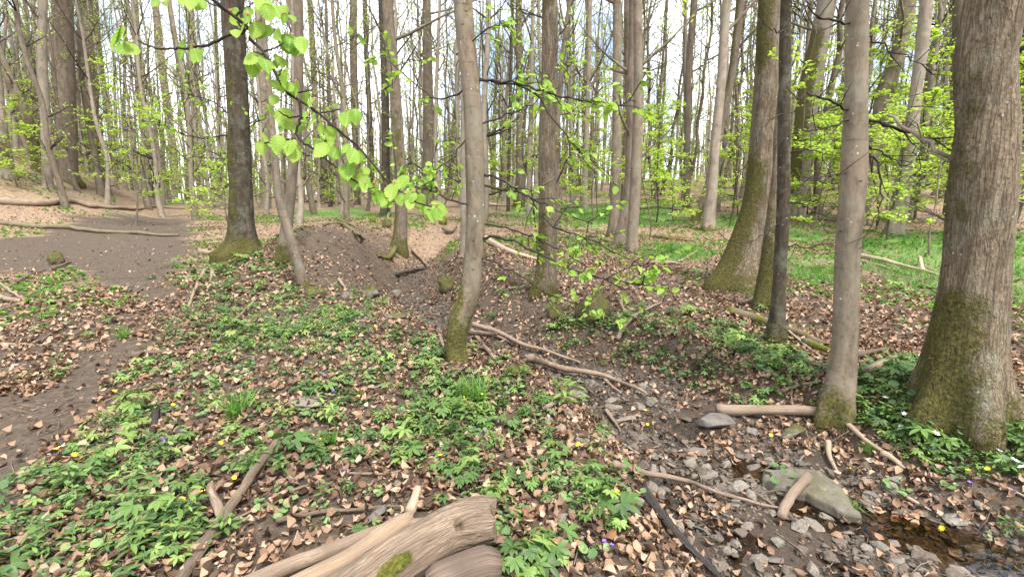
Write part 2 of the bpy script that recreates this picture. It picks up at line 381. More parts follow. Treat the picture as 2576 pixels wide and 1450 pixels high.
def wood(name, cols, scale=14, bump=.6, moss=True, rough=.85, spec=.2):
    k = NT(name); v1 = k.coords()
    gx = k.n("CombineXYZ", {0: k.attr("gu"), 1: k.attr("gv"), 2: k.attr("gw")}).outputs[0]
    gx = k.n("VectorMath", {0: gx, 1: k.n("VectorMath", {0: (7.3, 3.1, 5.7), "Scale": k.n("ObjectInfo").outputs["Random"]}, operation='SCALE').outputs[0]}, operation='ADD').outputs[0]
    n1 = k.noise(k.n("Mapping", {"Vector": gx, "Scale": (1.5, 22, 22)}).outputs[0], scale * .16, 7, .7, .9)
    n2 = k.noise(v1, 5, 4); n3 = k.noise(v1, 60, 3)
    c = k.ramp(n1, [(.3, cols[0]), (.48, cols[1]), (.7, cols[2])])
    c = k.mix(k.ramp(n2, [(.42, (0, 0, 0)), (.68, (.7, .7, .7))]), c, cols[3])
    hg = k.math('ADD', n1, k.math('MULTIPLY', n3, .15))
    if moss:
        ms = k.math('ADD', k.attr("moss"), k.math('MULTIPLY', k.math('SUBTRACT', k.noise(v1, 9, 5, .7), .5), 1.3))
        mf = k.ramp(ms, [(.45, (0, 0, 0)), (.6, (1, 1, 1))])
        c = k.mix(mf, c, k.ramp(n3, [(.3, (.04, .045, .008)), (.55, (.12, .12, .02)), (.8, (.22, .21, .04))]))
        hg = k.math('ADD', hg, k.math('MULTIPLY', mf, n3))
    k.bsdf(c, rough, k.bump(hg, bump, .015), spec)
    return k.m
W_PINK = wood("wood_bare", [(.075,.05,.034),(.23,.168,.12),(.36,.28,.21),(.16,.115,.082)])
W_GREY = wood("wood_weathered", [(.035,.024,.016),(.22,.158,.108),(.40,.315,.235),(.17,.125,.09)], 16, 1.0)
W_PALE = wood("wood_peeled", [(.15,.11,.075),(.36,.275,.195),(.48,.385,.29),(.27,.205,.145)])
W_TAN = wood("wood_tan", [(.12,.08,.05),(.27,.195,.13),(.38,.29,.205),(.19,.135,.092)])
W_BROWN = wood("wood_bark", [(.04,.028,.02),(.12,.085,.062),(.20,.15,.115),(.09,.066,.05)])
W_MOSS = wood("wood_mossy", [(.05,.038,.026),(.15,.115,.08),(.24,.19,.14),(.09,.09,.04)])
W_WET = wood("wood_wet", [(.010,.008,.007),(.028,.021,.017),(.06,.045,.035),(.02,.016,.014)], 14, .7, False, .35, .5)

def leafmat(name, stops, trans, tw=.4, rough=.6, spec=.25, vein=0):
    k = NT(name); c = k.ramp(k.rnd(), stops)
    v = k.n("TexCoord").outputs["Object"]
    c = k.mix(k.math('MULTIPLY', k.noise(v, 30, 3), .5), c, k.mix(.5, c, (.02, .02, .01)))
    if vein:
        xyz = k.n("SeparateXYZ", {0: v}); ph = k.math('SUBTRACT', k.math('MULTIPLY', xyz.outputs[1], 44.0), k.math('MULTIPLY', k.math('ABSOLUTE', xyz.outputs[0]), 26.0))
        st = k.math('MULTIPLY', k.math('ADD', k.math('SINE', ph), 1.0), .5); st = k.math('POWER', st, 3.0)
        c = k.mix(k.math('MULTIPLY', st, .55), c, k.mix(.55, c, (.06, .12, .015)))
        c = k.mix(k.ramp(k.math('ABSOLUTE', xyz.outputs[0]), [(.0, (.6, .6, .6)), (.03, (0, 0, 0))]), c, (.40, .52, .16))
    b = k.n("BsdfPrincipled", {"Base Color": c, "Roughness": rough, "Specular IOR Level": spec})
    t = k.n("BsdfTranslucent", {"Color": k.mix(1.0, c, trans, 'MULTIPLY')})
    m = k.n("MixShader", {0: tw, 1: b.outputs[0], 2: t.outputs[0]})
    k.t.links.new(m.outputs[0], k.out.inputs[0]); return k.m
LEAF = leafmat("leaf_spring", [(0, (.27,.40,.055)), (.5, (.37,.52,.085)), (1, (.47,.60,.13))], (1.5, 1.45, .9), .5)
LEAFN = leafmat("leaf_beech_near", [(0, (.22,.38,.06)), (.5, (.30,.47,.08)), (1, (.39,.55,.11))], (1.35, 1.35, .7), .5, vein=1)
LITTER = leafmat("leaf_fallen", [(0, (.045,.028,.018)), (.22, (.14,.082,.052)), (.48, (.27,.168,.108)), (.74, (.38,.25,.165)), (.93, (.48,.35,.25)), (1, (.24,.12,.06))], (1, .8, .6), .15, .75, .2)
HERB = leafmat("leaf_herb", [(0, (.055,.105,.030)), (.4, (.10,.18,.045)), (.75, (.155,.25,.06)), (1, (.23,.32,.08))], (1.3, 1.5, .8), .25, .5, .3)
ROUND = leafmat("leaf_round", [(0, (.07,.13,.045)), (.5, (.13,.22,.075)), (1, (.20,.30,.10))], (1.3, 1.5, .8), .25, .45, .35)
GRASSM = leafmat("leaf_grass", [(0, (.06,.15,.025)), (.5, (.10,.23,.035)), (1, (.17,.32,.06))], (1.3, 1.4, .7), .35, .5, .3)
def plain(name, c, rough=.6):
    k = NT(name); n = k.noise(k.coords(), 40, 3); k.bsdf(k.mix(k.math('MULTIPLY', n, .4), c, tuple(x * .7 for x in c)), rough); return k.m
YELLOW, VIOLET, WHITE = plain("petal_yellow", (.80, .62, .02)), plain("petal_violet", (.20, .10, .48)), plain("petal_white", (.82, .82, .80))
BUD = plain("bud_scale", (.45, .20, .10)); STEMM = plain("herb_stem", (.09, .13, .04)); PINKF = plain("petal_pink", (.6, .3, .6))

def stone_mat(name, cols, moss=0.0, wet=0.0):
    k = NT(name); v = k.coords(); n1 = k.noise(v, 7, 6, .65); n2 = k.noise(v, 40, 4); nl = k.noise(k.coords((1, 1, 6)), 6, 3)
    c = k.ramp(n1, [(.3, cols[0]), (.5, cols[1]), (.72, cols[2])])
    c = k.mix(k.math('MULTIPLY', nl, .35), c, cols[0])
    c = k.mix(k.ramp(k.noise(v, 26, 6, .75), [(.52, (0, 0, 0)), (.66, (.55, .55, .55))]), c, cols[0])
    c = k.mix(k.math('MULTIPLY', k.n("ObjectInfo").outputs["Random"], .45), c, (.16, .115, .085))
    c = k.mix(k.math('MULTIPLY', k.attr("rnd"), .45), c, (.13, .10, .08))
    hg = k.math('ADD', n1, k.math('MULTIPLY', n2, .3))
    if moss:
        nz_ = k.n("SeparateXYZ", {0: k.n("NewGeometry").outputs["Normal"]}).outputs[2]
        ms = k.math('ADD', k.math('MULTIPLY', nz_, .35 * moss), k.math('MULTIPLY', k.noise(v, 5, 5, .7), .9 * moss))
        mf = k.ramp(ms, [(.55, (0, 0, 0)), (.75, (1, 1, 1))])
        c = k.mix(mf, c, k.ramp(n2, [(.3, (.03, .03, .008)), (.6, (.085, .08, .018)), (.8, (.15, .14, .03))]))
        hg = k.math('ADD', hg, k.math('MULTIPLY', mf, n2))
    k.bsdf(c, .8 - .4 * wet, k.bump(hg, .6, .01), .3 + .2 * wet); return k.m
STONE = stone_mat("stone_grey", [(.085,.075,.06),(.175,.157,.13),(.29,.265,.222)])
STONE_D = stone_mat("stone_dark", [(.035,.035,.033),(.085,.082,.075),(.16,.15,.135)], 0, .5)
STONE_M = stone_mat("stone_mossy", [(.07,.065,.055),(.16,.15,.125),(.25,.235,.20)], .95)
SLABM = stone_mat("stone_slab", [(.028,.030,.022),(.085,.086,.064),(.17,.168,.13)], .72)
MOSSM = stone_mat("moss_cushion", [(.04,.032,.018),(.075,.065,.028),(.12,.11,.04)], 1.3)
GRAVM = stone_mat("gravel_stone", [(.038,.031,.024),(.095,.079,.061),(.19,.163,.13)])

def soil():
    k = NT("forest_soil"); v = k.coords(per_obj=False)
    n1 = k.noise(v, 2.2, 5, .6); n2 = k.noise(v, 22, 5, .7); n3 = k.noise(v, 90, 3, .7); n4 = k.noise(v, 9, 6, .75, .8)
    c = k.ramp(n2, [(.3, (.032, .023, .016)), (.5, (.075, .055, .038)), (.72, (.14, .107, .078))])
    c = k.mix(k.math('MULTIPLY', n1, .5), c, (.07, .052, .037))
    lit = k.ramp(n4, [(.32, (.07, .045, .028)), (.48, (.19, .13, .083)), (.62, (.30, .215, .145)), (.75, (.12, .082, .052))])
    far = k.attr("far")
    c = k.mix(k.math('MULTIPLY', far, k.ramp(k.noise(v, 5, 4, .7), [(.30, (0, 0, 0)), (.42, (1, 1, 1))])), c, lit)
    gr = k.ramp(k.math('ADD', k.attr("green"), k.math('MULTIPLY', k.math('SUBTRACT', n4, .5), 1.6)), [(.35, (0, 0, 0)), (.7, (1, 1, 1))])
    c = k.mix(k.math('MULTIPLY', gr, k.math('MULTIPLY', far, .9)), c, k.ramp(n2, [(.3, (.06, .11, .03)), (.7, (.13, .24, .045))]))
    wet = k.attr("wet")
    c = k.mix(k.math('MULTIPLY', wet, .6), c, (.042, .030, .022))
    hg = k.math('ADD', n2, k.math('MULTIPLY', n3, .6))
    k.bsdf(c, k.math('SUBTRACT', .95, k.math('MULTIPLY', wet, .55)), k.bump(hg, .8, .02), .25); return k.m
SOIL = soil()
def water():
    k = NT("stream_water"); v = k.coords(per_obj=False)
    b = k.bump(k.math('ADD', k.noise(v, 9, 2), k.math('MULTIPLY', k.noise(v, 30, 2), .35)), .25, .03)
    g = k.n("BsdfGlossy", {"Color": (1, 1, 1, 1), "Roughness": .03, "Normal": b})
    t = k.n("BsdfTransparent", {"Color": (.62, .52, .40, 1)})
    fr = k.n("Fresnel", {"IOR": 1.48, "Normal": b})
    m = k.n("MixShader", {0: fr.outputs[0], 1: t.outputs[0], 2: g.outputs[0]}); k.t.links.new(m.outputs[0], k.out.inputs[0]); return k.m
WATER = water()

# ------------------------------------------------------------------ ground and water
def make_ground():
    n = _n; x, y, z = _X.ravel(), _Y.ravel(), GZ.ravel()
    i = np.arange(n - 1)[:, None] * n + np.arange(n - 1)[None]
    Q = np.stack([i, i + 1, i + n + 1, i + n], -1).reshape(-1, 4)
    f, dep, d, s, p = bed_f(x, y)
    r = np.hypot(x, y)
    dirt = np.maximum(region(DIRT, x, y), .7 * region(GULLY, x, y))
    far = sstep(7, 15, r) * (1 - dirt)
    flat = 1 - sstep(.15, .6, base_h(x, y) - .055 * y) * (x < 0)
    green = np.clip(.95 * flat * region(GRASS, x, y, .25) + .35 * sstep(12, 40, r) * (fbm2(x * .35, y * .35, 55) > .1), 0, 1)
    wet = np.clip(sstep(.75, 1, f) * (r < 14) * 1.0, 0, 1)
    me = mk_mesh("forest_floor", np.stack([x, y, z], -1), None, Q, {"far": far, "green": green, "wet": wet})
    o = link("forest_floor", me, SOIL); tag(o, "brown forest floor rising gently into the wood", "ground", kind="structure")
    return o
FLOOR = make_ground()
def make_water():
    nx, ny = 130, 150
    xs = np.linspace(-.8, 6.5, nx); ys = np.linspace(.3, 8.0, ny); X, Y = np.meshgrid(xs, ys); x, y = X.ravel(), Y.ravel()
    f, dep, d, s, p = bed_f(x, y)
    z = base_h(x, y) - dep - 0.012
    ok = (f > .93)
    i = np.arange(ny - 1)[:, None] * nx + np.arange(nx - 1)[None]
    Q = np.stack([i, i + 1, i + nx + 1, i + nx], -1).reshape(-1, 4)
    Q = Q[ok[Q].all(1)]
    used, inv = np.unique(Q, return_inverse=True)
    me = mk_mesh("stream_water", np.stack([x, y, z], -1)[used], None, inv.reshape(-1, 4))
    o = link("stream_water", me, WATER); tag(o, "shallow brown water trickling through the stony stream bed", "water", kind="structure")
make_water()

# ------------------------------------------------------------------ foliage shapes
def leaf_grid(L, Wd, nu, nv, curl=0.0, fold=0.0, pleat=0.0, teeth=0.0, wav=0.0, seed=0, tip=.35, ns=8):
    """ovate leaf along +Y from its stalk, nu across x nv along"""
    V = []
    for j in range(nv + 1):
        t = j / nv
        w = Wd * .5 * (math.sin(math.pi * t**(.62 + tip * .5)) ** .75 if 0 < t < 1 else 0.0)
        if teeth and 0 < t < 1: w *= 1 + teeth * (1 if j % 2 else -1)
        for i in range(nu + 1):
            u = i / nu * 2 - 1
            zz = fold * abs(u) * w + curl * (t - .5)**2 * L - pleat * math.cos(t * math.pi * 2 * ns + abs(u) * 2.2) * min(w / Wd * 2, 1) * (.25 + abs(u))
            zz += wav * math.sin(seed * 1.7 + t * 5 + u * 2.0)
            V.append((u * w, t * L, zz))
    Q = [(j*(nu+1)+i, j*(nu+1)+i+1, (j+1)*(nu+1)+i+1, (j+1)*(nu+1)+i) for j in range(nv) for i in range(nu)]
    return np.array(V), None, np.array(Q)
SMALL_LEAF = (np.array([(0, 0, 0), (.36, .45, .10), (0, 1, 0), (-.36, .45, .10), (0, .5, -.03)]), np.array([(0, 1, 4), (1, 2, 4), (2, 3, 4), (3, 0, 4)]), None)
TINY_LEAF = (np.array([(0, 0, 0), (.42, .5, .12), (0, 1, 0), (-.42, .5, .12)]), np.array([(0, 1, 2), (0, 2, 3)]), None)

def limb_set(acc, lacc, rng, P0, d0, L, r0, twigs=6, tl=.4, leaves=8, lsize=.06, droop=0.0, up=.25, sub=2, flat=False, spread=.5, sides=4):
    """one limb with twigs into acc, its leaves (points) into lacc as (pos, dir)"""
    n = 6; d = np.array(d0, float); d /= np.linalg.norm(d); P = [np.array(P0, float)]
    for k in range(n - 1):
        d = d + np.array([rng.normal(0, .10), rng.normal(0, .10), up * .35 - droop * .3 * k / n + rng.normal(0, .05)]); d /= np.linalg.norm(d)
        P.append(P[-1] + d * L / (n - 1))
    P = np.array(P); r = np.linspace(r0, r0 * .22 + .002, n)
    acc.add(*tube(P, r, sides, False), moss=0.0)
    for q in range(twigs):
        t = rng.uniform(.25, 1.0); a = P[min(int(t * (n-1)), n-2)]; bnx = P[min(int(t * (n-1)) + 1, n-1)]; o = a + (bnx - a) * ((t * (n-1)) % 1)
        dd = (bnx - a) / (np.linalg.norm(bnx - a) + 1e-9)
        sd_ = rng.normal(0, 1, 3); sd_ -= dd * (sd_ @ dd); 
        if flat: sd_[2] *= .12
        sd_ /= np.linalg.norm(sd_) + 1e-9
        e = dd * .75 + sd_ * rng.uniform(.6, 1.1) + np.array([0, 0, up * .5]); e /= np.linalg.norm(e)
        l = L * tl * rng.uniform(.5, 1.2) * (1.15 - .5 * t)
        m1 = o + e * l * .5 + rng.normal(0, .03, 3) * l; m2 = o + e * l + np.array([0, 0, up * .15 - droop * .15]) * l
        rt = max(r0 * .25, .003)
        acc.add(*tube(np.array([o, m1, m2]), [rt, rt * .65, rt * .3], 3, False), moss=0.0)
        ends = [(o, m1, m2)]
        for s_ in range(sub):
            tt = rng.uniform(.3, .95); c = o + (m2 - o) * tt; g = rng.normal(0, 1, 3)
            if flat: g[2] *= .15
            g = e * .7 + g / (np.linalg.norm(g) + 1e-9) * .8; g /= np.linalg.norm(g); c2 = c + g * l * rng.uniform(.3, .6)
            acc.add(*tube(np.array([c, c2]), [rt * .5, rt * .2], 3, False), moss=0.0); ends.append((c, (c + c2) / 2, c2))
        for z in range(leaves):
            a1, a2, a3 = ends[rng.integers(len(ends))]; tt = rng.uniform(.15, 1.05)
            lacc.append((a1 + (a3 - a1) * tt + rng.normal(0, .015, 3), math.atan2(e[1], e[0]) + rng.normal(0, .9)))
def leaves_mesh(name, pts, rng, size, proto=TINY_LEAF, tilt=.5, down=.25):
    if not pts: return None
    P = np.array([p for p, _ in pts]); a = np.array([q for _, q in pts]); N = len(P)
    R = rotm(rng.normal(-down, tilt, N), rng.normal(0, tilt, N), a - math.pi / 2)
    V, T, Q, r = scatter(proto, P, R, size * rng.uniform(.7, 1.25, N), rng.random(N))
    return mk_mesh(name, V, T, Q, {"rnd": r}, True)

# ------------------------------------------------------------------ trees surveyed one by one
TREES = {}
def make_tree(key, name, label, pts, mat, H=16, flare=.5, lobes=5, fh=.28, moss=(.9, .35), mside=None, mspots=(), seed=1, limbs=10, start=.35, leafd=7, segs=28, rough=.05, dY=0.0, base=None, group=None):
    """pts: surveyed (x, y, width) from the foot upwards; foot lies on the ground"""
    rng = np.random.default_rng(seed)
    B = G(pts[0][0], pts[0][1]) if base is None else np.array(base, float)
    n0 = len(pts); rows = []
    for i, (px, py, w) in enumerate(pts):
        Pq = B.copy() if i == 0 else W(px, py, B[1] + dY * (B[2] - 0 if False else (i / (n0 - 1))))
        rows.append([*Pq, w * .5 * depth(Pq) / F_D])
    rows = np.array(rows)
    d0 = rows[1, :3] - rows[0, :3]; d0 /= np.linalg.norm(d0)
    rows = np.vstack([[*(rows[0, :3] - d0 * .25), rows[0, 3]], rows])
    top = rows[-1]; d = rows[-1, :3] - rows[-2, :3]; d /= np.linalg.norm(d); z0 = B[2]; rest = z0 + H - top[2]
    if rest > 1:
        k = 5; p = top[:3].copy()
        for i in range(1, k + 1):
            d = d * .7 + np.array([rng.normal(0, .05), rng.normal(0, .05), .35]); d /= np.linalg.norm(d)
            p = p + d * rest / k; rows = np.vstack([rows, [*p, top[3] * (1 - .85 * i / k) + .012]])
    nr = 64 if B[1] < 9 else 40
    # finer rings near the foot
    R = resample(rows, 400); s = np.concatenate([[0], np.cumsum(np.linalg.norm(np.diff(R[:, :3], axis=0), axis=1))])
    q = np.linspace(0, 1, nr)**1.8 * s[-1]; R = np.stack([np.interp(q, s, R[:, c]) for c in range(4)], -1)
    R[:, 3] = np.maximum(R[:, 3], .01)
    th = np.arange(segs) * 2 * math.pi / segs; hh = np.maximum(q - .25, 0)
    ph = rng.uniform(0, 6.28, 3)
    lob = .55 + .45 * np.cos(lobes * th + ph[0] + .7 * np.sin(th + ph[1]))
    mul = 1 + flare * np.exp(-hh / fh)[:, None] * (.25 + 1.15 * lob[None])
    mul += rough * noise3(np.cos(th)[None] * 1.3, np.sin(th)[None] * 1.3, hh[:, None] * 1.6, seed) + rough * .5 * noise3(np.cos(th)[None] * 4, np.sin(th)[None] * 4, hh[:, None] * 5, seed + 3)
    V, T, Q = tube(R[:, :3], R[:, 3], segs, True, mul)
    T_, N_, B_ = frames(R[:, :3])
    nx = (np.cos(th)[None, :, None] * N_[:, None] + np.sin(th)[None, :, None] * B_[:, None])
    ms = moss[0] * np.exp(-(hh / max(moss[1], .01))**1.3)[:, None] * np.ones((1, segs))
    if mside is not None:            # moss up one side: (dx, dy, amount, from height, to height)
        for dx, dy, am, za, zb in mside:
            ms = np.maximum(ms, am * np.clip(nx[..., 0] * dx + nx[..., 1] * dy, 0, 1) * (sstep(za - .25, za + .1, hh) * (1 - sstep(zb - .2, zb + .3, hh)))[:, None])
    ms = np.concatenate([ms.ravel(), [0, 0]])
    root = empty(name, B); tag(root, label, "tree", group)
    tr = link("trunk", mk_mesh(name + "_trunk", V - B, T, Q, {"moss": ms}), mat, root)
    mv = np.where(ms[:-2] > .5)[0]
    if B[1] < 9.5 and len(mv) > 20:
        nb = 1400; c0 = np.repeat(R[:, :3], segs, axis=0); pk = rng.choice(mv, nb); nn = V[pk] - c0[pk]; P0 = V[pk] + rng.normal(0, .035, (nb, 3)) * [1, 1, 1.6]
        d_ = P0 - c0[pk]; d_[:, 2] = 0; l_ = np.linalg.norm(d_, axis=1)[:, None] + 1e-9; rn = np.linalg.norm(nn[:, :2], axis=1)[:, None]; P0[:, :2] = c0[pk][:, :2] + d_[:, :2] / l_ * rn
        tip = P0 + d_ / l_ * rng.uniform(.006, .018, (nb, 1)) + rng.normal(0, .006, (nb, 3)); sd2 = np.cross(d_ / l_, rng.normal(0, 1, (nb, 3))); sd2 *= .004 / (np.linalg.norm(sd2, axis=1)[:, None] + 1e-9)
        Vf = np.stack([P0 - sd2, P0 + sd2, tip], 1).reshape(-1, 3) - B; mo = link("moss", mk_mesh("trunk_moss", Vf, np.arange(nb * 3).reshape(-1, 3), None, {"rnd": np.repeat(rng.random(nb), 3)}), MOSSM, root); mo["kind"] = "stuff"
    acc, lp = Acc(), []
    for i in range(limbs):
        hz = rng.uniform(start, .97) * H; k = int(np.argmin(abs(R[:, 2] - (B[2] + hz)))); a = rng.uniform(0, 6.28)
        el = rng.uniform(.25, 1.0); L = rng.uniform(.14, .24) * H * (1.2 - hz / H * .6)
        limb_set(acc, lp, rng, R[k, :3] - B, (math.cos(a) * math.cos(el), math.sin(a) * math.cos(el), math.sin(el)), L, min(R[k, 3] * .45, .06), 6, .45, leafd, .07)
    if limbs:
        cr_ = link("crown", acc.mesh(name + "_crown"), TWIG if mat is DARK else BROWN, root)
        lm = leaves_mesh(name + "_foliage", lp, rng, .065)
        if lm: fo = link("foliage", lm, LEAF, cr_); fo["kind"] = "stuff"
    TREES[key] = (root, B, R)
    return root, B
def add_branch(key, pts, r0, leaves=0, size=.06, Yoff=None, mat=None, name="branch", twigs=0, seed=0, tl=.25, hang=.5, dY=(0, 0), r1=None, foff=.06, lname="leaf"):
    """a branch of a surveyed tree through survey points; its leaves are single sub-parts"""
    root, B, R = TREES[key]; rng = np.random.default_rng(seed + 77)
    n = len(pts); P = []
    for i, (px, py) in enumerate(pts):
        Y = B[1] + dY[0] + (dY[1] - dY[0]) * i / max(n - 1, 1)
        P.append(W(px, py, Y))
    P = np.array(P)
    c = R[np.argmin(np.abs(R[:, 2] - P[0, 2])), :3]; P[0] = P[0] * .35 + c * .65     # rooted inside the trunk
    P = resample(P, 4 * n); P[1:-1] += rng.normal(0, .008, (len(P) - 2, 3))
    acc, lp = Acc(), []
    acc.add(*tube(P, np.linspace(r0, r1 if r1 else max(r0 * .25, .002), len(P)), 5), moss=0.0)
    for q in range(twigs):
        k = rng.integers(len(P) // 5, len(P) - 1); dd = P[min(k+1, len(P)-1)] - P[k-1]; dd /= np.linalg.norm(dd)
        g = rng.normal(0, 1, 3); g[1] *= .7; e = dd * .7 + g / np.linalg.norm(g) * .75; e /= np.linalg.norm(e)
        l = tl * rng.uniform(.5, 1.4); m = P[k] + e * l * .5 + rng.normal(0, .012, 3); t2 = P[k] + e * l + np.array([0, 0, -.03 * l])
        acc.add(*tube(np.array([P[k], m, t2]), [r0 * .3 + .001, r0 * .22 + .001, .0012], 4, False), moss=0.0)
        lp += [(P[k] + (t2 - P[k]) * rng.uniform(.25, 1.03), e) for _ in range(max(leaves // max(twigs, 1), 0))]
    if leaves and not twigs: 
        for _ in range(leaves):
            k = rng.integers(len(P) // 4, len(P) - 1); lp.append((P[k], P[k+1] - P[k]))
    o = link(name, acc.mesh(name), mat or TWIG, root); o.matrix_parent_inverse = Matrix.Translation(-Vector(B))
    return o, lp, B
_BL = []
def beech_leaf_meshes():
    for i in range(4):
        me = mk_mesh("beech_leaf", *leaf_grid(1.0, .74, 6, 16, -.25 + .2 * i, .15, .040, .05, .03, i, .30, 7)); me.materials.append(LEAFN); _BL.append(me)
beech_leaf_meshes()
_SL = []
for i in range(3):
    me = mk_mesh("small_beech_leaf", *leaf_grid(1.0, .72, 2, 5, -.3 + .3 * i, .3, .0, 0, .04, i)); me.materials.append(LEAFN); _SL.append(me)
def hang_leaf(parent, P, az, pitch, roll, size, meshes, rng, B):
    o = bpy.data.objects.new("leaf", meshes[rng.integers(len(meshes))]); COL.objects.link(o)
    o.parent = parent
    o.location = P; o.rotation_euler = (pitch, roll, az); o.scale = (size,) * 3
    return o
def leaves_on(o, lp, B, size, seed, meshes=None, down=.55):
    rng = np.random.default_rng(seed)
    for P, e in lp:
        hang_leaf(o, P, math.atan2(e[1], e[0]) - math.pi / 2 + rng.normal(0, .8), rng.normal(-down, .5), rng.normal(0, .6), size * rng.uniform(.65, 1.2), meshes or _SL, rng, B)

T_ = make_tree
T_('big_right', "oak_tree", "thickest trunk, ridged bark, mossy spreading foot above white-flowered ground cover", [(2415,1035,150),(2424,900,148),(2440,790,142),(2455,664,131),(2464,557,132),(2475,426,132),(2488,284,121),(2505,0,124)], RIDGE, 17, .62, 5, .24, (.62,.38), [(-1,-.2,.95,0,.85),(-1,.3,.55,1.2,2.3)], seed=3, limbs=8, start=.5, segs=44, rough=.035)
T_('spot_right', "beech_tree", "smooth grey beech with mossy foot between the cut log and the thick ridged trunk", [(2106,1030,70),(2120,912,60),(2127,806,56),(2130,664,56),(2141,522,57),(2148,426,58),(2153,249,52),(2157,0,50)], BEECH, 15, .50, 4, .16, (.9,.24), [(1,-.3,.5,.5,.9)], seed=4, limbs=8, start=.5, segs=36)
T_('slim_dark', "hornbeam_tree", "slim dark trunk standing close in front of the broad mossy-based trunk", [(1950,862,44),(1957,760,33),(1963,636,30),(1970,500,30),(1972,284,28),(1974,142,27),(1977,0,25)], DARK, 13, .35, 4, .2, (.75,.35), [(0,-1,.45,2.2,3.2)], seed=5, limbs=7, start=.45, segs=24)
T_('broad', "oak_tree", "broad ridged trunk leaning right, its widening foot thick with dark moss", [(1850,722,98),(1878,610,76),(1910,497,74),(1924,330,66),(1932,150,58),(1938,0,56)], RIDGE, 18, .40, 4, .35, (.75,.6), [(-1,-.2,1.0,0,2.1),(-.9,-.4,.9,3.3,4.9)], seed=6, limbs=9, start=.45, segs=40)
T_('broad2', "oak_tree", "short mossy stem grown beside the foot of the broad leaning trunk", [(1920,775,52),(1928,700,44),(1938,600,34),(1946,500,24),(1950,420,14)], RIDGE, 3.4, .35, 3, .2, (1.2,1.2), seed=7, limbs=2, start=.7, segs=24)
T_('leaner', "beech_tree", "pale trunk leaning right with a dark moss strip along its left edge", [(2000,545,38),(2008,462,42),(2027,284,48),(2052,142,46),(2080,0,42)], PALE, 17, .2, 4, .3, (.3,.3), [(-1,-.35,1.0,1.0,7)], seed=8, limbs=10, segs=28)
T_('twist', "beech_tree", "lichen-spotted grey trunk slanting up to the right behind the smooth beech", [(2165,565,32),(2183,430,32),(2201,355,32),(2223,249,36),(2262,124,32),(2283,0,36)], BEECH, 15, .2, 4, .3, (.5,.3), seed=9, limbs=9, segs=26, rough=.09)
T_('grey_r', "beech_tree", "grey trunk rising from the grassy rise behind the fallen pole", [(2247,588,38),(2265,497,38),(2290,340,30),(2301,249,26),(2315,142,27),(2330,0,28)], PALE, 16, .25, 4, .3, (.3,.3), seed=10, limbs=9, segs=24)
T_('red_r', "pine_tree", "reddish brown straight trunk just behind the thickest trunk", [(2386,545,24),(2396,426,24),(2407,249,27),(2414,0,28)], BROWN, 17, .2, 4, .3, (.3,.4), seed=11, limbs=8, segs=22)
T_('edge_r', "ash_tree", "dark bent stem at the far side of the thickest trunk", [(2546,560,16),(2562,500,20),(2560,420,18),(2568,250,16),(2580,0,14)], DARK, 12, .2, 4, .3, (.3,.4), seed=12, limbs=7, segs=16)
T_('c28', "beech_tree", "slender pale lichen-dotted beech with mossy toes on brown litter", [(1779,580,30),(1788,497,27),(1799,355,23),(1813,213,22),(1828,0,22)], PALE, 17, .35, 4, .25, (.9,.22), seed=13, limbs=9, segs=24)
T_('c29', "ash_tree", "mossy trunk leaning behind the slender pale lichen-dotted beech", [(1746,556,20),(1766,510,18),(1790,430,17),(1820,284,18),(1842,178,19),(1863,0,20)], BROWN, 16, .3, 4, .25, (1.0,.8), [(-1,-.3,.7,2,9)], seed=14, limbs=8, segs=18)
T_('c27', "ash_tree", "dark brown straight trunk beside the lying grey bough on the far grass", [(1726,526,18),(1728,355,16),(1732,178,16),(1746,0,17)], BROWN, 17, .3, 4, .3, (.8,.5), seed=15, limbs=9, segs=18)
T_('c26', "beech_tree", "lichen-flecked grey trunk, right one of the trio standing close together", [(1589,632,28),(1590,590,27),(1596,497,27),(1604,284,24),(1604,0,22)], BEECH, 17, .30, 4, .2, (.6,.15), seed=16, limbs=9, segs=26)
T_('c25', "beech_tree", "brown trunk, middle and hindmost one of the trio standing close together", [(1568,545,21),(1573,462,20),(1581,249,21),(1579,0,20)], BROWN, 18, .4, 4, .3, (1.0,.5), [(-.6,-.8,.6,7,9)], seed=17, limbs=9, segs=20)
T_('c24', "beech_tree", "grey-brown trunk with dark peeled foot, left one of the close trio", [(1541,594,29),(1546,530,26),(1549,462,25),(1552,249,23),(1552,0,22)], BEECH, 17, .25, 4, .25, (.7,.35), seed=18, limbs=9, segs=24)
T_('c23', "beech_tree", "slim pinkish trunk among the far grass left of the close trio", [(1470,524,16),(1472,426,14),(1480,178,12),(1483,0,11)], PALE, 18, .2, 4, .3, (.3,.3), seed=19, limbs=9, segs=16)
T_('c22', "ash_tree", "straight pale-grey scaly trunk with thick moss round its foot, past the creek", [(1366,740,60),(1374,664,49),(1378,557,46),(1378,497,46),(1376,355,43),(1380,213,40),(1383,0,39)], RIDGE, 18, .35, 4, .25, (1.0,.24), [(-.9,-.5,.75,.2,1.3),(-.3,-.9,.75,3.9,4.2)], seed=20, limbs=10, segs=32, rough=.06)
T_('centre', "beech_tree", "smooth beech bending at its thick mossy foot beside the creek", [(1150,908,46),(1145,877,44),(1155,806,56),(1176,753,51),(1190,664,47),(1197,522,47),(1194,420,48),(1190,284,46),(1179,160,45),(1164,0,48)], BEECH, 13, .30, 4, .12, (1.3,.50), [(-1,-.3,1.2,0,.75),(.8,-.6,.6,3.0,3.5)], seed=21, limbs=8, start=.5, segs=36)
T_('centre_b', "beech_tree", "narrow pale trunk half hidden behind the bending mossy-footed beech", [(1166,640,16),(1165,486,15),(1166,300,15),(1160,0,14)], PALE, 16, .3, 4, .2, (.4,.3), seed=22, limbs=8, segs=16)
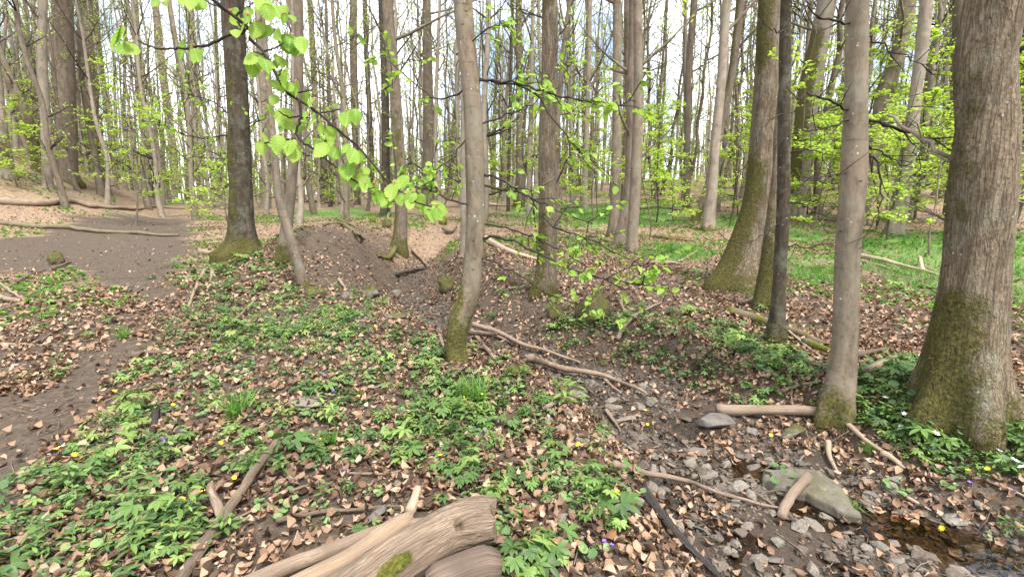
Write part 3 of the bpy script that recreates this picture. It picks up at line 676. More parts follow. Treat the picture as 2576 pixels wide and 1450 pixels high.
T_('c20', "spruce_tree", "straight brown trunk behind the head of the gully", [(1080,545,30),(1076,462,28),(1077,284,26),(1073,0,20)], BROWN, 19, .2, 4, .3, (.3,.3), seed=23, limbs=10, segs=22)
T_('c19', "oak_tree", "leaning brown trunk with mossy roots on the gully edge", [(1004,632,36),(1008,560,31),(1009,497,29),(1002,355,28),(995,249,28),(985,142,28),(974,0,27)], BROWN, 17, .5, 3, .25, (1.0,.55), [(-1,-.3,.9,0,1.4),(0,-1,.6,2.2,4.5)], seed=24, limbs=9, segs=28, rough=.07)
T_('c19b', "oak_tree", "dusky trunk directly behind the leaning gully-edge trunk", [(968,545,22),(970,426,20),(968,213,19),(960,0,18)], DARK, 17, .3, 4, .3, (.3,.3), seed=25, limbs=9, segs=18)
T_('c18', "ash_tree", "thin dark trunk forking from its neighbour left of the gully head", [(936,505,14),(931,320,13),(922,150,12),(917,0,12)], DARK, 16, .2, 4, .3, (.4,.4), seed=26, limbs=9, segs=14)
T_('c17', "ash_tree", "straight brown trunk above the litter bank left of the gully", [(902,515,20),(895,337,19),(889,150,18),(889,0,18)], BROWN, 18, .2, 4, .3, (.4,.4), seed=27, limbs=9, segs=18)
T_('c16a', "ash_tree", "slim grey trunk behind the forked pair by the bank", [(800,480,18),(800,440,17),(790,200,15),(779,0,13)], BROWN, 18, .2, 4, .3, (.3,.3), seed=28, limbs=9, segs=16)
T_('c15', "hornbeam_tree", "trunk with hollow mossy foot behind the bent sapling", [(711,655,36),(716,610,30),(722,557,27),(731,486,25),(736,426,24),(747,320,24),(751,178,22),(750,0,21)], BROWN, 15, .45, 3, .22, (1.1,.35), seed=29, limbs=9, segs=24)
T_('c15b', "hornbeam_tree", "bent pinkish sapling leaning over the mossy boulder", [(764,718,27),(750,664,24),(729,593,24),(711,539,22),(697,469,20),(690,380,17),(680,260,14),(668,120,12),(660,0,10)], BROWN, 9, .2, 3, .1, (.75,.16), seed=30, limbs=8, start=.55, segs=20)
T_('c14', "beech_tree", "pale straight trunk behind the dark mossy trunk and bent sapling", [(668,524,25),(669,426,23),(655,106,21),(650,0,20)], PALE, 17, .2, 4, .2, (.3,.3), seed=31, limbs=9, segs=20)
T_('dark13', "oak_tree", "dark moss-coated trunk with spread mossy roots beside the trodden path", [(611,638,66),(609,590,58),(606,500,55),(603,400,53),(600,300,50),(592,150,50),(585,0,52)], DARK, 17, .95, 5, .20, (1.25,.32), [(-.7,-.7,.65,0,3.2)], seed=32, limbs=9, segs=36, rough=.07)
T_('l12', "ash_tree", "thin black stem left of the dark moss-coated trunk", [(562,478,9),(556,350,8),(550,250,8),(540,0,7)], DARK, 13, .2, 4, .2, (.3,.3), seed=33, limbs=9, segs=10)
T_('l11', "beech_tree", "pale grey trunk standing behind the bent pinkish stem on the left floor", [(500,446,22),(496,360,22),(488,200,20),(475,0,19)], PALE, 18, .3, 4, .2, (.4,.3), seed=34, limbs=9, segs=18)
T_('l10', "hornbeam_tree", "thin bent pinkish stem rising beside the brush pile", [(473,502,17),(480,420,14),(478,340,13),(465,250,13),(440,100,12),(424,0,11)], BROWN, 12, .3, 4, .12, (.3,.2), seed=35, limbs=8, segs=14)
T_('l9', "ash_tree", "twin-stemmed brown trunk behind the long fallen pole", [(441,480,20),(436,400,18),(425,300,18),(405,150,17),(390,0,16)], BROWN, 16, .3, 4, .15, (.5,.25), seed=36, limbs=9, segs=16)
T_('l8', "ash_tree", "mossy slim trunk on the left floor between dark stems", [(372,455,15),(362,330,14),(350,200,14),(340,0,13)], BROWN, 17, .2, 4, .2, (.9,.5), seed=37, limbs=9, segs=14)
T_('l7', "ash_tree", "thinnest black pole-like stem on the left floor", [(317,448,8),(312,300,7),(314,150,6),(318,0,6)], DARK, 12, .2, 4, .2, (.2,.2), seed=38, limbs=7, segs=8)
T_('l6', "ash_tree", "dark slightly wavy stem next to the thinnest black one", [(293,444,15),(280,350,13),(268,270,13),(250,130,12),(240,0,11)], DARK, 14, .2, 4, .2, (.3,.3), seed=39, limbs=9, segs=12)
T_('l5', "beech_tree", "trunk with mossy swellings right of the thick brown trunk", [(240,440,31),(232,350,28),(232,250,26),(231,215,33),(228,180,27),(222,120,31),(215,0,27)], BROWN, 17, .3, 4, .2, (.5,.3), [(0,-1,1.0,4.2,5.4)], seed=40, limbs=9, segs=20)
T_('l5b', "ash_tree", "thin stem slanting left across the trunk with mossy swellings", [(259,458,11),(245,380,11),(228,270,9),(205,160,8),(180,60,7),(165,0,6)], DARK, 9, .2, 4, .2, (.2,.2), seed=41, limbs=8, segs=10)
T_('l4', "spruce_tree", "thick straight brown trunk with mossy flared foot on the left floor", [(168,458,46),(168,420,43),(167,320,42),(163,200,42),(155,0,40)], BROWN, 20, .45, 6, .3, (.9,.35), seed=42, limbs=12, segs=28)
T_('l3', "beech_tree", "slim pale trunk before the thick straight brown trunk", [(120,472,22),(118,400,22),(115,300,20),(107,150,19),(108,0,18)], PALE, 15, .2, 4, .15, (.3,.2), seed=43, limbs=8, segs=18)
T_('l2', "oak_tree", "mossy crooked trunk leaning left at the hill foot", [(96,432,26),(90,380,22),(75,320,22),(52,260,24),(25,200,20),(5,150,18),(-20,80,16)], BROWN, 10, .2, 4, .2, (1.2,3.0), seed=44, limbs=7, segs=18)
T_('l1', "beech_tree", "pale brown trunk leaning left with a dark mossy flank, outermost on the left", [(20,448,30),(10,380,27),(0,300,24),(-10,200,24),(-30,0,22)], PALE, 15, .2, 4, .2, (.5,.3), [(.8,-.5,.8,.6,1.6)], seed=45, limbs=8, segs=18)
T_('m1', "beech_tree", "slim grey trunk between the creekside beech and the scaly ash", [(1328,548,12),(1331,420,12),(1335,273,11),(1340,0,10)], PALE, 17, .2, 4, .15, (.2,.2), seed=46, limbs=9, segs=12)
T_('m2', "ash_tree", "thin black stem behind the dark low boughs of the creekside beech", [(1278,532,9),(1280,400,8),(1284,200,8),(1290,0,7)], DARK, 14, .2, 4, .15, (.2,.2), seed=47, limbs=8, segs=10)
T_('m3', "oak_tree", "mossy-footed brown trunk far behind the creekside beech", [(1305,520,26),(1308,400,20),(1306,200,17),(1304,0,16)], BROWN, 18, .3, 4, .4, (1.0,.9), seed=48, limbs=9, segs=16)

# ------------------------------------------------------------------ boughs of the surveyed trees
def bough(key, pts, r0, leaves=0, twigs=0, size=.055, seed=0, dY=(0, 0), tl=.25, mat=None, name="branch", r1=None):
    o, lp, B = add_branch(key, pts, r0, leaves, size, twigs=twigs, seed=seed, dY=dY, tl=tl, mat=mat, name=name, r1=r1)
    leaves_on(o, lp, B, size, seed)
bough('centre', [(1212,445),(1260,455),(1300,480),(1360,510),(1420,540),(1490,562)], .013, 54, 10, 0.061, 1, (0, -.35), .28)
bough('centre', [(1212,450),(1330,492),(1352,532),(1400,575),(1470,600),(1560,640),(1650,692)], .011, 66, 12, 0.061, 2, (0, -.6), .26)
bough('centre', [(1216,590),(1290,605),(1380,650),(1470,690),(1560,705),(1660,728)], .014, 72, 12, 0.067, 3, (0, -.9), .26)
bough('centre', [(1216,552),(1290,580),(1350,600),(1430,640),(1500,690)], .009, 60, 10, 0.061, 4, (0, -.3), .25)
bough('centre', [(1195,183),(1310,210),(1380,235),(1450,250),(1530,268),(1600,255)], .012, 90, 14, 0.067, 5, (0, -.7), .30)
bough('centre', [(1195,183),(1330,225),(1390,300),(1450,370),(1500,410),(1555,470)], .010, 60, 10, 0.063, 6, (0, -.5), .28)
bough('centre', [(1195,300),(1270,290),(1350,250),(1400,180),(1430,150)], .009, 51, 9, 0.061, 7, (0, .5), .28)
bough('centre', [(1190,525),(1130,500),(1080,478),(1030,470),(985,440)], .010, 84, 13, 0.061, 8, (0, -.4), .28)
bough('centre', [(1180,345),(1130,400),(1080,430),(1020,400)], .008, 60, 10, 0.061, 9, (0, -.2), .26)
bough('centre', [(1175,230),(1110,250),(1030,200),(970,150),(930,120)], .009, 75, 12, 0.061, 10, (0, .6), .30)
bough('centre', [(1215,640),(1300,690),(1400,750),(1480,770),(1560,800)], .008, 45, 8, 0.061, 11, (0, -.8), .2)
bough('centre', [(1175,120),(1190,100),(1250,60),(1300,50)], .007, 36, 7, 0.061, 12, (0, -.2), .25)
bough('dark13', [(598,330),(560,342),(500,346),(440,330),(380,292)], .018, 110, 16, .075, 13, (0, -.6), .55)
bough('dark13', [(598,300),(540,260),(480,240),(420,230)], .015, 90, 14, .075, 14, (0, -.4), .5)
bough('dark13', [(610,330),(660,300),(720,280),(790,290)], .013, 70, 12, .075, 15, (0, -.3), .5)
bough('dark13', [(605,395),(560,400),(500,395),(450,400)], .011, 50, 10, .07, 16, (0, .3), .5)
for k_, P_, r_ in (('spot_right', [(2140,69),(2066,46),(2034,25),(1985,16)], .010), ('spot_right', [(2140,276),(2066,245),(2027,241),(1986,250)], .011),
                ('spot_right', [(2140,310),(2084,323),(2030,326),(1985,334)], .008), ('spot_right', [(2136,444),(2080,445),(2020,443)], .008),
                ('spot_right', [(2165,92),(2215,114),(2268,137),(2332,163)], .009), ('spot_right', [(2165,300),(2251,323),(2308,341),(2420,386)], .011),
                ('spot_right', [(2165,300),(2268,330),(2300,384),(2315,423),(2280,460)], .007), ('spot_right', [(2165,355),(2237,394),(2272,415),(2330,430)], .007),
                ('spot_right', [(2160,376),(2205,415),(2214,462),(2215,515),(2180,590),(2160,625)], .009), ('slim_dark', [(1974,384),(2052,377),(2073,408),(2106,440)], .009),
                ('slim_dark', [(1974,498),(2020,515),(2048,530),(2115,564)], .011), ('slim_dark', [(1966,608),(2027,622),(2105,654)], .008),
                ('slim_dark', [(1972,285),(1940,300),(1900,350),(1880,420),(1860,480)], .006), ('slim_dark', [(1970,100),(1940,70),(1905,40)], .008),
                ('slim_dark', [(1965,560),(1900,600),(1850,610),(1800,585)], .006)):
    bough(k_, P_, r_, 0, 5, seed=int(P_[1][0]) % 97, dY=(0, -.35 if P_[-1][0] < 2140 else -.2), tl=.22)
bough('big_right', [(2440,430),(2408,417),(2314,348),(2229,289)], .018, 0, 2, seed=31, dY=(0, .3), mat=PALE, name="dead_branch", r1=.010)
bough('big_right', [(2440,575),(2393,560),(2331,537),(2271,510)], .012, 0, 3, seed=32, dY=(0, .3), mat=BROWN, name="dead_branch")
bough('big_right', [(2490,480),(2535,497),(2580,515),(2640,530)], .016, 0, 3, seed=33, dY=(0, .1), mat=PALE, name="dead_branch")

# ------------------------------------------------------------------ overhanging beech twig right before the lens, with its tree beside the path
def overhang():
    rng = np.random.default_rng(5); bx, by = -2.3, -0.9; B = np.array([bx, by, Hf(bx, by)])
    root = empty("beech_tree", B); tag(root, "young beech whose big fresh leaves hang in close-up over the path", "tree")
    P = np.array([[0, 0, -.2], [.02, 0, .8], [.06, .05, 1.8], [.05, .1, 3.0], [.12, .1, 4.6], [.1, .2, 6.5]]); R = resample(P, 30)
    V, T, Q = tube(R, np.linspace(.06, .015, 30), 16); link("trunk", mk_mesh("young_trunk", V, T, Q, {"moss": np.zeros(len(V))}), BEECH, root)
    acc, lp = Acc(), []
    for i in range(9):
        a = rng.uniform(2.0, 5.0); limb_set(acc, lp, rng, R[rng.integers(18, 29)], (math.cos(a), math.sin(a), .5), 1.3, .014, 5, .4, 6, .06)
    c = link("crown", acc.mesh("young_crown"), TWIG, root); f = link("foliage", leaves_mesh("young_foliage", lp, rng, .06), LEAF, c); f["kind"] = "stuff"
    d = lambda cx, cy: ((300 + cx / 1.611) / 1.5534, cy / 1.611 / 1.5534)
    Y0 = 1.55
    def path(pts, ys=None): return np.array([W(*d(*p), Y0 + (0 if ys is None else ys[i])) for i, p in enumerate(pts)])
    acc = Acc()
    def tw(P, r0, r1, s=6):
        P = resample(P, max(6, 5 * len(P))); P[1:-1] += rng.normal(0, .0015, (len(P) - 2, 3)); acc.add(*tube(P, np.linspace(r0, r1, len(P)), s), moss=0.0)
    main = path([(990, 100), (1090, 260), (1180, 325), (1230, 410), (1310, 570), (1450, 660), (1620, 800), (1770, 930), (1870, 1030), (1950, 1150), (2060, 1220), (2180, 1300), (2235, 1300)])
    tw(np.vstack([[B + R[17]], [[-1.75, .2, 2.62]], [[-1.2, 1.0, 2.45]], main]), .014, .003)
    tw(path([(1050, 190), (960, 225), (800, 290), (600, 310), (470, 295), (385, 255)]), .005, .0025)
    tw(path([(1010, 140), (1060, 190), (1075, 130)]), .0035, .0015); tw(path([(990, 100), (1100, 30), (1180, -20)]), .003, .0015)
    tw(path([(1400, 630), (1410, 740), (1380, 840), (1440, 910), (1520, 960), (1640, 1060), (1800, 1170), (1870, 1180)]), .0045, .002)
    for a in ([(1310, 885), (1380, 870)], [(1180, 325), (1250, 300), (1300, 270)], [(1450, 665), (1520, 712), (1660, 685)], [(1340, 590), (1400, 585), (1490, 565)], [(1230, 400), (1170, 345), (1110, 325)],
              [(1270, 480), (1290, 440)], [(1405, 735), (1330, 735), (1270, 700)], [(1400, 740), (1460, 740)], [(1620, 800), (1580, 785)], [(1770, 930), (1790, 935)], [(990, 100), (800, 0), (700, -40)], [(1060, 200), (1000, 210)],
              [(1410, 770), (1400, 775)], [(1420, 960), (1480, 990)], [(1180, 900), (1310, 880)], [(1560, 900), (1570, 880)], [(1690, 1060), (1710, 1030)]):
        tw(path(a), .0032, .0018, 5)
    br = link("branch", acc.mesh("overhanging_branch"), TWIG, root); br.matrix_parent_inverse = Matrix.Translation(-Vector(B))
    L = [(245,245,115),(305,240,70),(340,315,90),(665,320,100),(755,350,85),(760,30,105),(680,0,80),(565,15,60),(1000,125,75),(1000,212,60),(1085,95,70),(1045,150,60),(1130,190,90),(1185,200,75),
         (1180,45,110),(1265,80,95),(1310,125,60),(1265,225,70),(1340,265,115),(1415,285,85),(1105,375,90),(1190,410,85),(1280,385,80),(1215,460,90),(1310,490,100),(1270,540,90),(1385,560,80),(1440,625,75),
         (1220,705,80),(1310,750,110),(1395,810,70),(1475,785,75),(1440,725,40),(1190,890,85),(1265,910,95),(1365,965,95),(1540,815,70),(1600,845,85),(1700,745,105),(1540,950,95),(1615,970,85),(1735,980,80),(1790,985,60),
         (1705,1080,105),(1760,1150,85),(1810,1150,70),(1880,1215,95),(1940,1265,80),(1980,1210,90),(2080,1240,70),(2095,1290,60),(2165,1275,80),(2225,1345,85),(2262,1312,75),(2245,1345,85),(1340,560,60),(1580,880,60),(1690,1120,60),(1845,1180,60)]
    bacc = Acc()
    L2 = [(a + rng.normal(0, 38), b + rng.normal(0, 30), c * rng.uniform(.6, .95)) for a, b, c in L]
    for i, (cx, cy, w) in enumerate(L + L2):
        C = W(*d(cx, cy), Y0 + rng.uniform(-.05, .05)); s = w / 1.611 / 1.5534 * depth(C) / F_D * 1.42
        pitch = rng.uniform(-1.5, -.85); az = math.pi + rng.normal(0, .55); roll = rng.normal(0, .3)
        M = rotm(pitch, roll, az); off = M @ np.array([0, s * .5, 0])
        hang_leaf(br, C - off, az, pitch, roll, s, _BL, rng, B)
        if i % 2 == 0:
            q = C - off; g = rng.normal(0, 1, 3); g /= np.linalg.norm(g)
            for k in range(3):
                g2 = g + rng.normal(0, .5, 3); g2 /= np.linalg.norm(g2)
                bacc.add(*tube(np.array([q, q + g2 * .006, q + g2 * .014]), [.001, .0022, .0006], 4))
    bs = link("bud_scales", bacc.mesh("bud_scales"), BUD, br); bs["kind"] = "stuff"
overhang()

# ------------------------------------------------------------------ the wood behind: prototypes, copies and the far mass
PRNG = np.random.default_rng(99)
def tall_proto(i):
    rng = np.random.default_rng(200 + i); Hh = 15 + 5 * rng.random(); r = .07 + .08 * rng.random()
    n = 14; P = np.zeros((n, 3)); P[:, 2] = np.linspace(-.3, Hh, n); P[1:, 0] = np.cumsum(rng.normal(0, .10, n-1)); P[1:, 1] = np.cumsum(rng.normal(0, .10, n-1))
    P[:, :2] -= P[1, :2]; R = resample(P, 30); rad = r * (1 - .75 * np.linspace(0, 1, 30)) + .01; rad[:3] *= np.array([1.6, 1.35, 1.1])
    V, T, Q = tube(R, rad, 10, False); ms = np.clip(.9 * np.exp(-V[:, 2] / .8), 0, 1) * rng.random()
    root = empty("slender_tree", (0, 0, 0)); mat = [BEECH, PALE, PALE, BROWN, BEECH, PALE, BROWN, PALE][i % 8]  # PALE entries put some distance haze into the bark colour
    link("trunk", mk_mesh("slender_trunk", V, None, Q, {"moss": ms}), mat, root)
    acc, lp = Acc(), []
    for k in range(30):
        t = rng.uniform(.10, .98) ; k2 = int(t * 29); a = rng.uniform(0, 6.28); el = rng.uniform(.15, 1.05); up = t > .4
        limb_set(acc, lp, rng, R[k2], (math.cos(a)*math.cos(el), math.sin(a)*math.cos(el), math.sin(el)), (rng.uniform(1.8, 4.2) if up else rng.uniform(.7, 2.0)), min(rad[k2] * .42, .045), 7 if up else 5, .45, (4 if up else 6), .07, sub=2)
    c = link("crown", acc.mesh("slender_crown"), TWIG if i % 2 else BROWN, root)
    f = link("foliage", leaves_mesh("slender_foliage", lp, rng, .078), LEAF, c); f["kind"] = "stuff"
    return root
def sapling_proto(i):
    rng = np.random.default_rng(300 + i); Hh = [3.2, 4.5, 6, 2.6, 5, 7.5][i]; r = .012 + .004 * Hh
    n = 8; P = np.zeros((n, 3)); P[:, 2] = np.linspace(-.1, Hh, n); P[1:, 0] = np.cumsum(rng.normal(0, .10, n-1)); P[1:, 1] = np.cumsum(rng.normal(0, .10, n-1)); P[:, :2] -= P[1, :2]
    R = resample(P, 16); rad = np.linspace(r, .005, 16); V, T, Q = tube(R, rad, 7, False)
    root = empty("beech_sapling", (0, 0, 0)); link("trunk", mk_mesh("sapling_trunk", V, None, Q, {"moss": np.zeros(len(V))}), BROWN if i % 2 else DARK, root)
    acc, lp = Acc(), []
    for k in range(int(7 + Hh * 2.6)):
        t = rng.uniform(.18, 1.0); k2 = min(int(t * 15), 15); a = rng.uniform(0, 6.28)
        limb_set(acc, lp, rng, R[k2], (math.cos(a), math.sin(a), rng.uniform(-.05, .25)), rng.uniform(.8, 1.7) * (1.3 - .7 * t), .008, 7, .45, 12, .07, droop=.15, up=.03, sub=2, flat=True)
    c = link("crown", acc.mesh("sapling_crown"), TWIG, root)
    f = link("foliage", leaves_mesh("sapling_foliage", lp, rng, .085, TINY_LEAF, .35, .12), LEAF, c); f["kind"] = "stuff"
    return root
TP = [tall_proto(i) for i in range(8)]; SP = [sapling_proto(i) for i in range(6)]
used = {}
def plant_copy(protos, i, loc, rz, s, label, cat, group, tilt=(0, 0)):
    p = protos[i]; key = p.name
    o = p if key not in used else dup(p, loc, rz, s)
    used[key] = 1
    o.location = loc; o.rotation_euler = (tilt[0], tilt[1], rz); o.scale = (s, s, s); tag(o, label, cat, group); return o
manual = np.array([v[1][:2] for v in TREES.values()])
placed = [tuple(m) for m in manual]
cnt = 0; tries = 0
while cnt < 285 and tries < 20000:
    tries += 1
    y = math.sqrt(PRNG.uniform(13**2, 52**2)); x = y * PRNG.uniform(-1.18, 1.18)
    if y < 20 and PRNG.random() < .55: continue
    dm = min(math.hypot(x - a, y - b) for a, b in placed)
    if dm < .55 + .02 * y: continue
    if y < 22 and -4.5 < x < 1 and y < 17: continue
    if float(bed_f(np.array([x]), np.array([y]))[0][0]) > .1: continue
    if y < 24 and (region(GRASS, np.array([x]), np.array([y]))[0] > .5 or region(DIRT, np.array([x]), np.array([y]))[0] > .5): continue
    placed.append((x, y)); i = int(PRNG.integers(8)) if cnt >= 8 else cnt
    plant_copy(TP, i, (x, y, Hf(x, y)), PRNG.uniform(0, 6.28), PRNG.uniform(.75, 1.2), "slender tree in the crowd of thin trunks filling the wood behind", "tree", "slender trees of the wood behind", (PRNG.normal(0, .03), PRNG.normal(0, .03)))
    cnt += 1
SAPS = [(2330,640,1),(2230,600,4),(2440,610,2),(2120,600,0),(2050,575,1),(1840,570,4),(1690,560,0),(1640,545,3),(2000,560,5),(2300,560,5),(2540,590,1),(2480,560,5),(1880,540,2),(1430,540,3),(1500,535,0),(560,520,1),(420,470,3),(330,470,0),(520,480,3),(700,500,0),(780,510,1),(850,520,3),(250,470,0),(120,480,3),(40,470,1),(940,520,0),(1010,510,1),(1250,530,0),(1120,520,3),(2200,570,2),(2380,570,4),(2600,620,2)]
for j, (px, py, i) in enumerate(SAPS):
    P = G(px, py); plant_copy(SP, i, P, PRNG.uniform(0, 6.28), PRNG.uniform(.85, 1.15), "thin beech sapling with flat layers of fresh green leaves", "sapling", "beech saplings leafing under the tall trees")
for j in range(64):
    y = math.sqrt(PRNG.uniform(14**2, 42**2)); x = y * (PRNG.uniform(-1.1, 1.1) if j % 2 else PRNG.uniform(.25, 1.15))
    if float(bed_f(np.array([x]), np.array([y]))[0][0]) > .1 or (x < 0 and abs(x + y * .25) < .1 * y): continue
    plant_copy(SP, int(PRNG.integers(6)), (x, y, Hf(x, y)), PRNG.uniform(0, 6.28), PRNG.uniform(.8, 1.3), "thin beech sapling with flat layers of fresh green leaves", "sapling", "beech saplings leafing under the tall trees")
def far_wood():
    rng = np.random.default_rng(17); acc, lp = Acc(), []
    def proto(k):
        a = Acc(); r = np.random.default_rng(700 + k); Hh = 16.0; P = np.array([[0, 0, -.4], [r.normal(0, .4), r.normal(0, .4), Hh * .5], [r.normal(0, .8), r.normal(0, .8), Hh]]); rr = r.uniform(.08, .18)
        a.add(*tube(P, [rr, rr * .6, .03], 5, False)); L = []
        for q in range(13):
            t = r.uniform(.15, 1); o = P[0] + (P[2] - P[0]) * t; an = r.uniform(0, 6.28); l = r.uniform(1.5, 4) * (1.15 - .4 * t)
            e = o + np.array([math.cos(an) * l * .8, math.sin(an) * l * .8, l * (.25 + .7 * t)]); a.add(*tube(np.array([o, (o + e) / 2 + r.normal(0, .15, 3), e]), [.035, .025, .012], 3, False))
            for w in range(2):
                g = o + (e - o) * r.uniform(.3, 1); a.add(*tube(np.array([g, g + r.normal(0, .6, 3) + [0, 0, .4]]), [.016, .008], 3, False))
            for w in range(5): L.append(o + (e - o) * r.uniform(.2, 1.15) + r.normal(0, .45, 3))
        for q in range(16): L.append(np.array([r.normal(0, 1.8), r.normal(0, 1.8), r.uniform(.4, 7)]))
        return (np.vstack(a.V), None, np.vstack(a.Q)), np.array(L)
    PR = [proto(k) for k in range(8)]; n = 1100
    y = np.sqrt(rng.uniform(44**2, 120**2, n)); x = y * rng.uniform(-1.25, 1.25, n); z = hf(x, y); k = rng.integers(0, 8, n); s_ = rng.uniform(.7, 1.15, n); M = rotm(rng.normal(0, .03, n), rng.normal(0, .03, n), rng.uniform(0, 6.28, n))
    LP = []
    for v in range(8):
        q = k == v; Pq = np.stack([x[q], y[q], z[q]], -1); V, T, Q, r = scatter(PR[v][0], Pq, M[q], s_[q], rng.random(q.sum())); acc.add(V, T, Q, moss=0.0)
        near = y[q] < 80; LP.append((np.einsum('nij,kj->nki', M[q][near], PR[v][1]) * s_[q][near][:, None, None] + Pq[near][:, None, :]).reshape(-1, 3))
    xs = rng.uniform(40, 75, 15000); us = rng.uniform(-1.25, 1.25, 15000) * xs; cl_ = fbm2(us * .25, xs * .25, 210) > -.05; us, xs = us[cl_], xs[cl_]
    LP.append(np.stack([us, xs, hf(us, xs) + rng.uniform(.2, 1, len(us))**1.0 * rng.uniform(1, 7, len(us))], -1))
    LP = np.vstack(LP); m = len(LP); o = link("far_wood", acc.mesh("far_wood"), PALE); tag(o, "far-off wood of bare trunks and branches closing the view", "wood", kind="stuff")  # pale bark stands in for haze: far trunks lightened by colour
    V, T, Q, r = scatter(TINY_LEAF, LP, rotm(rng.normal(-.2, .5, m), rng.normal(0, .5, m), rng.uniform(0, 6.28, m)), rng.uniform(.14, .30, m), rng.random(m))
    f = link("foliage", mk_mesh("far_foliage", V, T, Q, {"rnd": r}), LEAF, o); f["kind"] = "stuff"
far_wood()

# ------------------------------------------------------------------ fallen wood
def gpts(pts): return np.array([G(a, b) for a, b in pts])
def stick(name, label, pts, w, mat, cat="stick", moss=0.0, lift=.35, sides=None, taper=.75, rough=.10, seed=0, group=None, Ps=None, cut=None, parts=()):
    """fallen wood through survey points on the ground; w = width in survey pixels"""
    rng = np.random.default_rng(seed + int(abs(pts[0][0]) * 7) if Ps is None else seed)
    P = gpts(pts) if Ps is None else np.array(Ps, float)
    w0 = w if np.ndim(w) else [w] * len(P)
    r = np.array([ww * .5 * depth(p) / F_D for ww, p in zip(w0, P)])
    if np.ndim(w) == 0: r = r.mean() * np.linspace(1.1, 2 * taper - 1.1 if 2 * taper > 1.2 else .3, len(P)) if len(P) > 1 else r
    r = r * (1.3 if r.mean() < .02 else 1.12)
    if Ps is None: P[:, 2] += r * (lift + .3) + .018
    return wood_piece(name, label, P, r, mat, cat, moss, sides, rough, rng, group)
def wood_tube(P, r, sides, rough, rng, moss):
    n = max(8, min(60, int(np.linalg.norm(np.diff(P, axis=0), axis=1).sum() / max(r.mean() * 1.2, .012))))
    R = resample(np.column_stack([P, r]), n); th = np.arange(sides) * 2 * math.pi / sides
    s = np.concatenate([[0], np.cumsum(np.linalg.norm(np.diff(R[:, :3], axis=0), axis=1))]); sd_ = int(rng.integers(1e6)); rm = R[:, 3].mean()
    R[1:-1, :3] += np.stack([noise3(s[1:-1] / (rm * 9), 0, c * 9., sd_) for c in range(3)], -1) * rm * .35
    mul = 1 + rough * noise3(np.cos(th)[None] * 1.2, np.sin(th)[None] * 1.2, s[:, None] / (rm * 4), sd_) + rough * .7 * noise3(np.cos(th)[None] * 3, np.sin(th)[None] * 3, s[:, None] / (rm * 2), sd_ + 1)
    mul[-1] *= .8; mul[0] *= .9
    V, T, Q = tube(R[:, :3], np.maximum(R[:, 3], .0015), sides, True, mul)
    gu = np.concatenate([np.repeat(s, sides), [0, s[-1]]])
    rr = np.repeat(R[:, 3], sides)
    gv = np.concatenate([np.tile(np.cos(th), len(s)) * rr, [0, 0]]); gw = np.concatenate([np.tile(np.sin(th), len(s)) * rr, [0, 0]])
    ms = moss * (.75 + .5 * noise3(V[:, 0] * 5, V[:, 1] * 5, V[:, 2] * 5, sd_)) if moss else np.zeros(len(V))
    return V, T, Q, gu * (1 if rm > .03 else 2), gv, gw, np.clip(ms, 0, 1.2)
def wood_piece(name, label, P, r, mat, cat, moss, sides, rough, rng, group):
    B = np.array(P[0]); sides = sides or (14 if r.mean() > .03 else 8)
    V, T, Q, gu, gv, gw, ms = wood_tube(P - B, np.asarray(r), sides, rough, rng, moss)
    k = 12 / max(np.asarray(r).mean() * 60, 1)
    o = link(name, mk_mesh(name, V, T, Q, {"gu": gu, "gv": gv * k, "gw": gw * k, "moss": ms}), mat); o.location = B
    tag(o, label, cat, group); return o
def fork(o, pts, w, mat, name="side_branch", seed=1, up=0.0):
    rng = np.random.default_rng(seed); P = gpts(pts); r = np.array([w * .6 * depth(p) / F_D for p in P]) * np.linspace(1, .6, len(P)); P[:, 2] += r * .7 + .02 + up * np.linspace(0, 1, len(P))
    B = np.array(o.location); V, T, Q, gu, gv, gw, ms = wood_tube(P - B, r, 8, .1, rng, 0)
    return link(name, mk_mesh(name, V, T, Q, {"gu": gu, "gv": gv, "gw": gw, "moss": ms}), mat, o)

stick("fallen_pole", "long wavy bare pole lying across the far end of the path", [(-40,511),(0,513),(107,518),(170,511),(199,514),(231,523),(302,527),(355,527),(384,522),(444,525),(515,527)], 12, W_PINK, "log", seed=1)
stick("fallen_pole", "pole with mossy patches lying across the path before the wavy one", [(-30,561),(0,564),(89,573),(178,577),(249,586),(320,587),(391,593),(451,594)], 12, W_MOSS, "log", .42, seed=2)
stick("fallen_branch", "thick pinkish broken bough end beside the littered path edge", [(-60,745),(0,753),(57,763)], 18, W_PINK, "branch", seed=3)
stick("stick", "straight stick propped against the thick pinkish bough end", [(-10,710),(30,738),(67,761)], 7, W_PINK, seed=4)
stick("stick", "long thin stick lying across the littered hump on the path", [(0,788),(60,769),(160,763),(249,754),(355,747)], 7, W_BROWN, seed=5)
stick("stick", "dark stick bent up at the edge of the littered hump", [(270,795),(384,779),(426,745)], 6, W_BROWN, seed=6)
stick("stick", "short straight pale stick standing out near the path bend", [(517,685),(497,720),(476,777)], 10, W_PINK, seed=7)
stick("stick", "stubby pale stick beside the short straight one near the path bend", [(536,685),(529,713)], 10, W_PINK, seed=8)
stick("stick", "thin stick over the dark bark piece on the mound edge", [(419,873),(462,866),(568,857)], 6, W_BROWN, seed=9)
stick("bark_piece", "dark rotten branch piece lying on the mound edge", [(332,902),(391,895),(476,891)], 14, W_BROWN, "branch", seed=10)
o_ = stick("dead_branch", "thin grey forked branch arching over the green mound", [(644,763),(600,806),(583,834),(561,877),(529,959)], 6, W_GREY, "branch", lift=1.5, seed=11)
fork(o_, [(583,834),(530,850),(500,860)], 4, W_GREY, up=.02); fork(o_, [(565,870),(600,900),(640,910)], 3, W_GREY, up=.03)
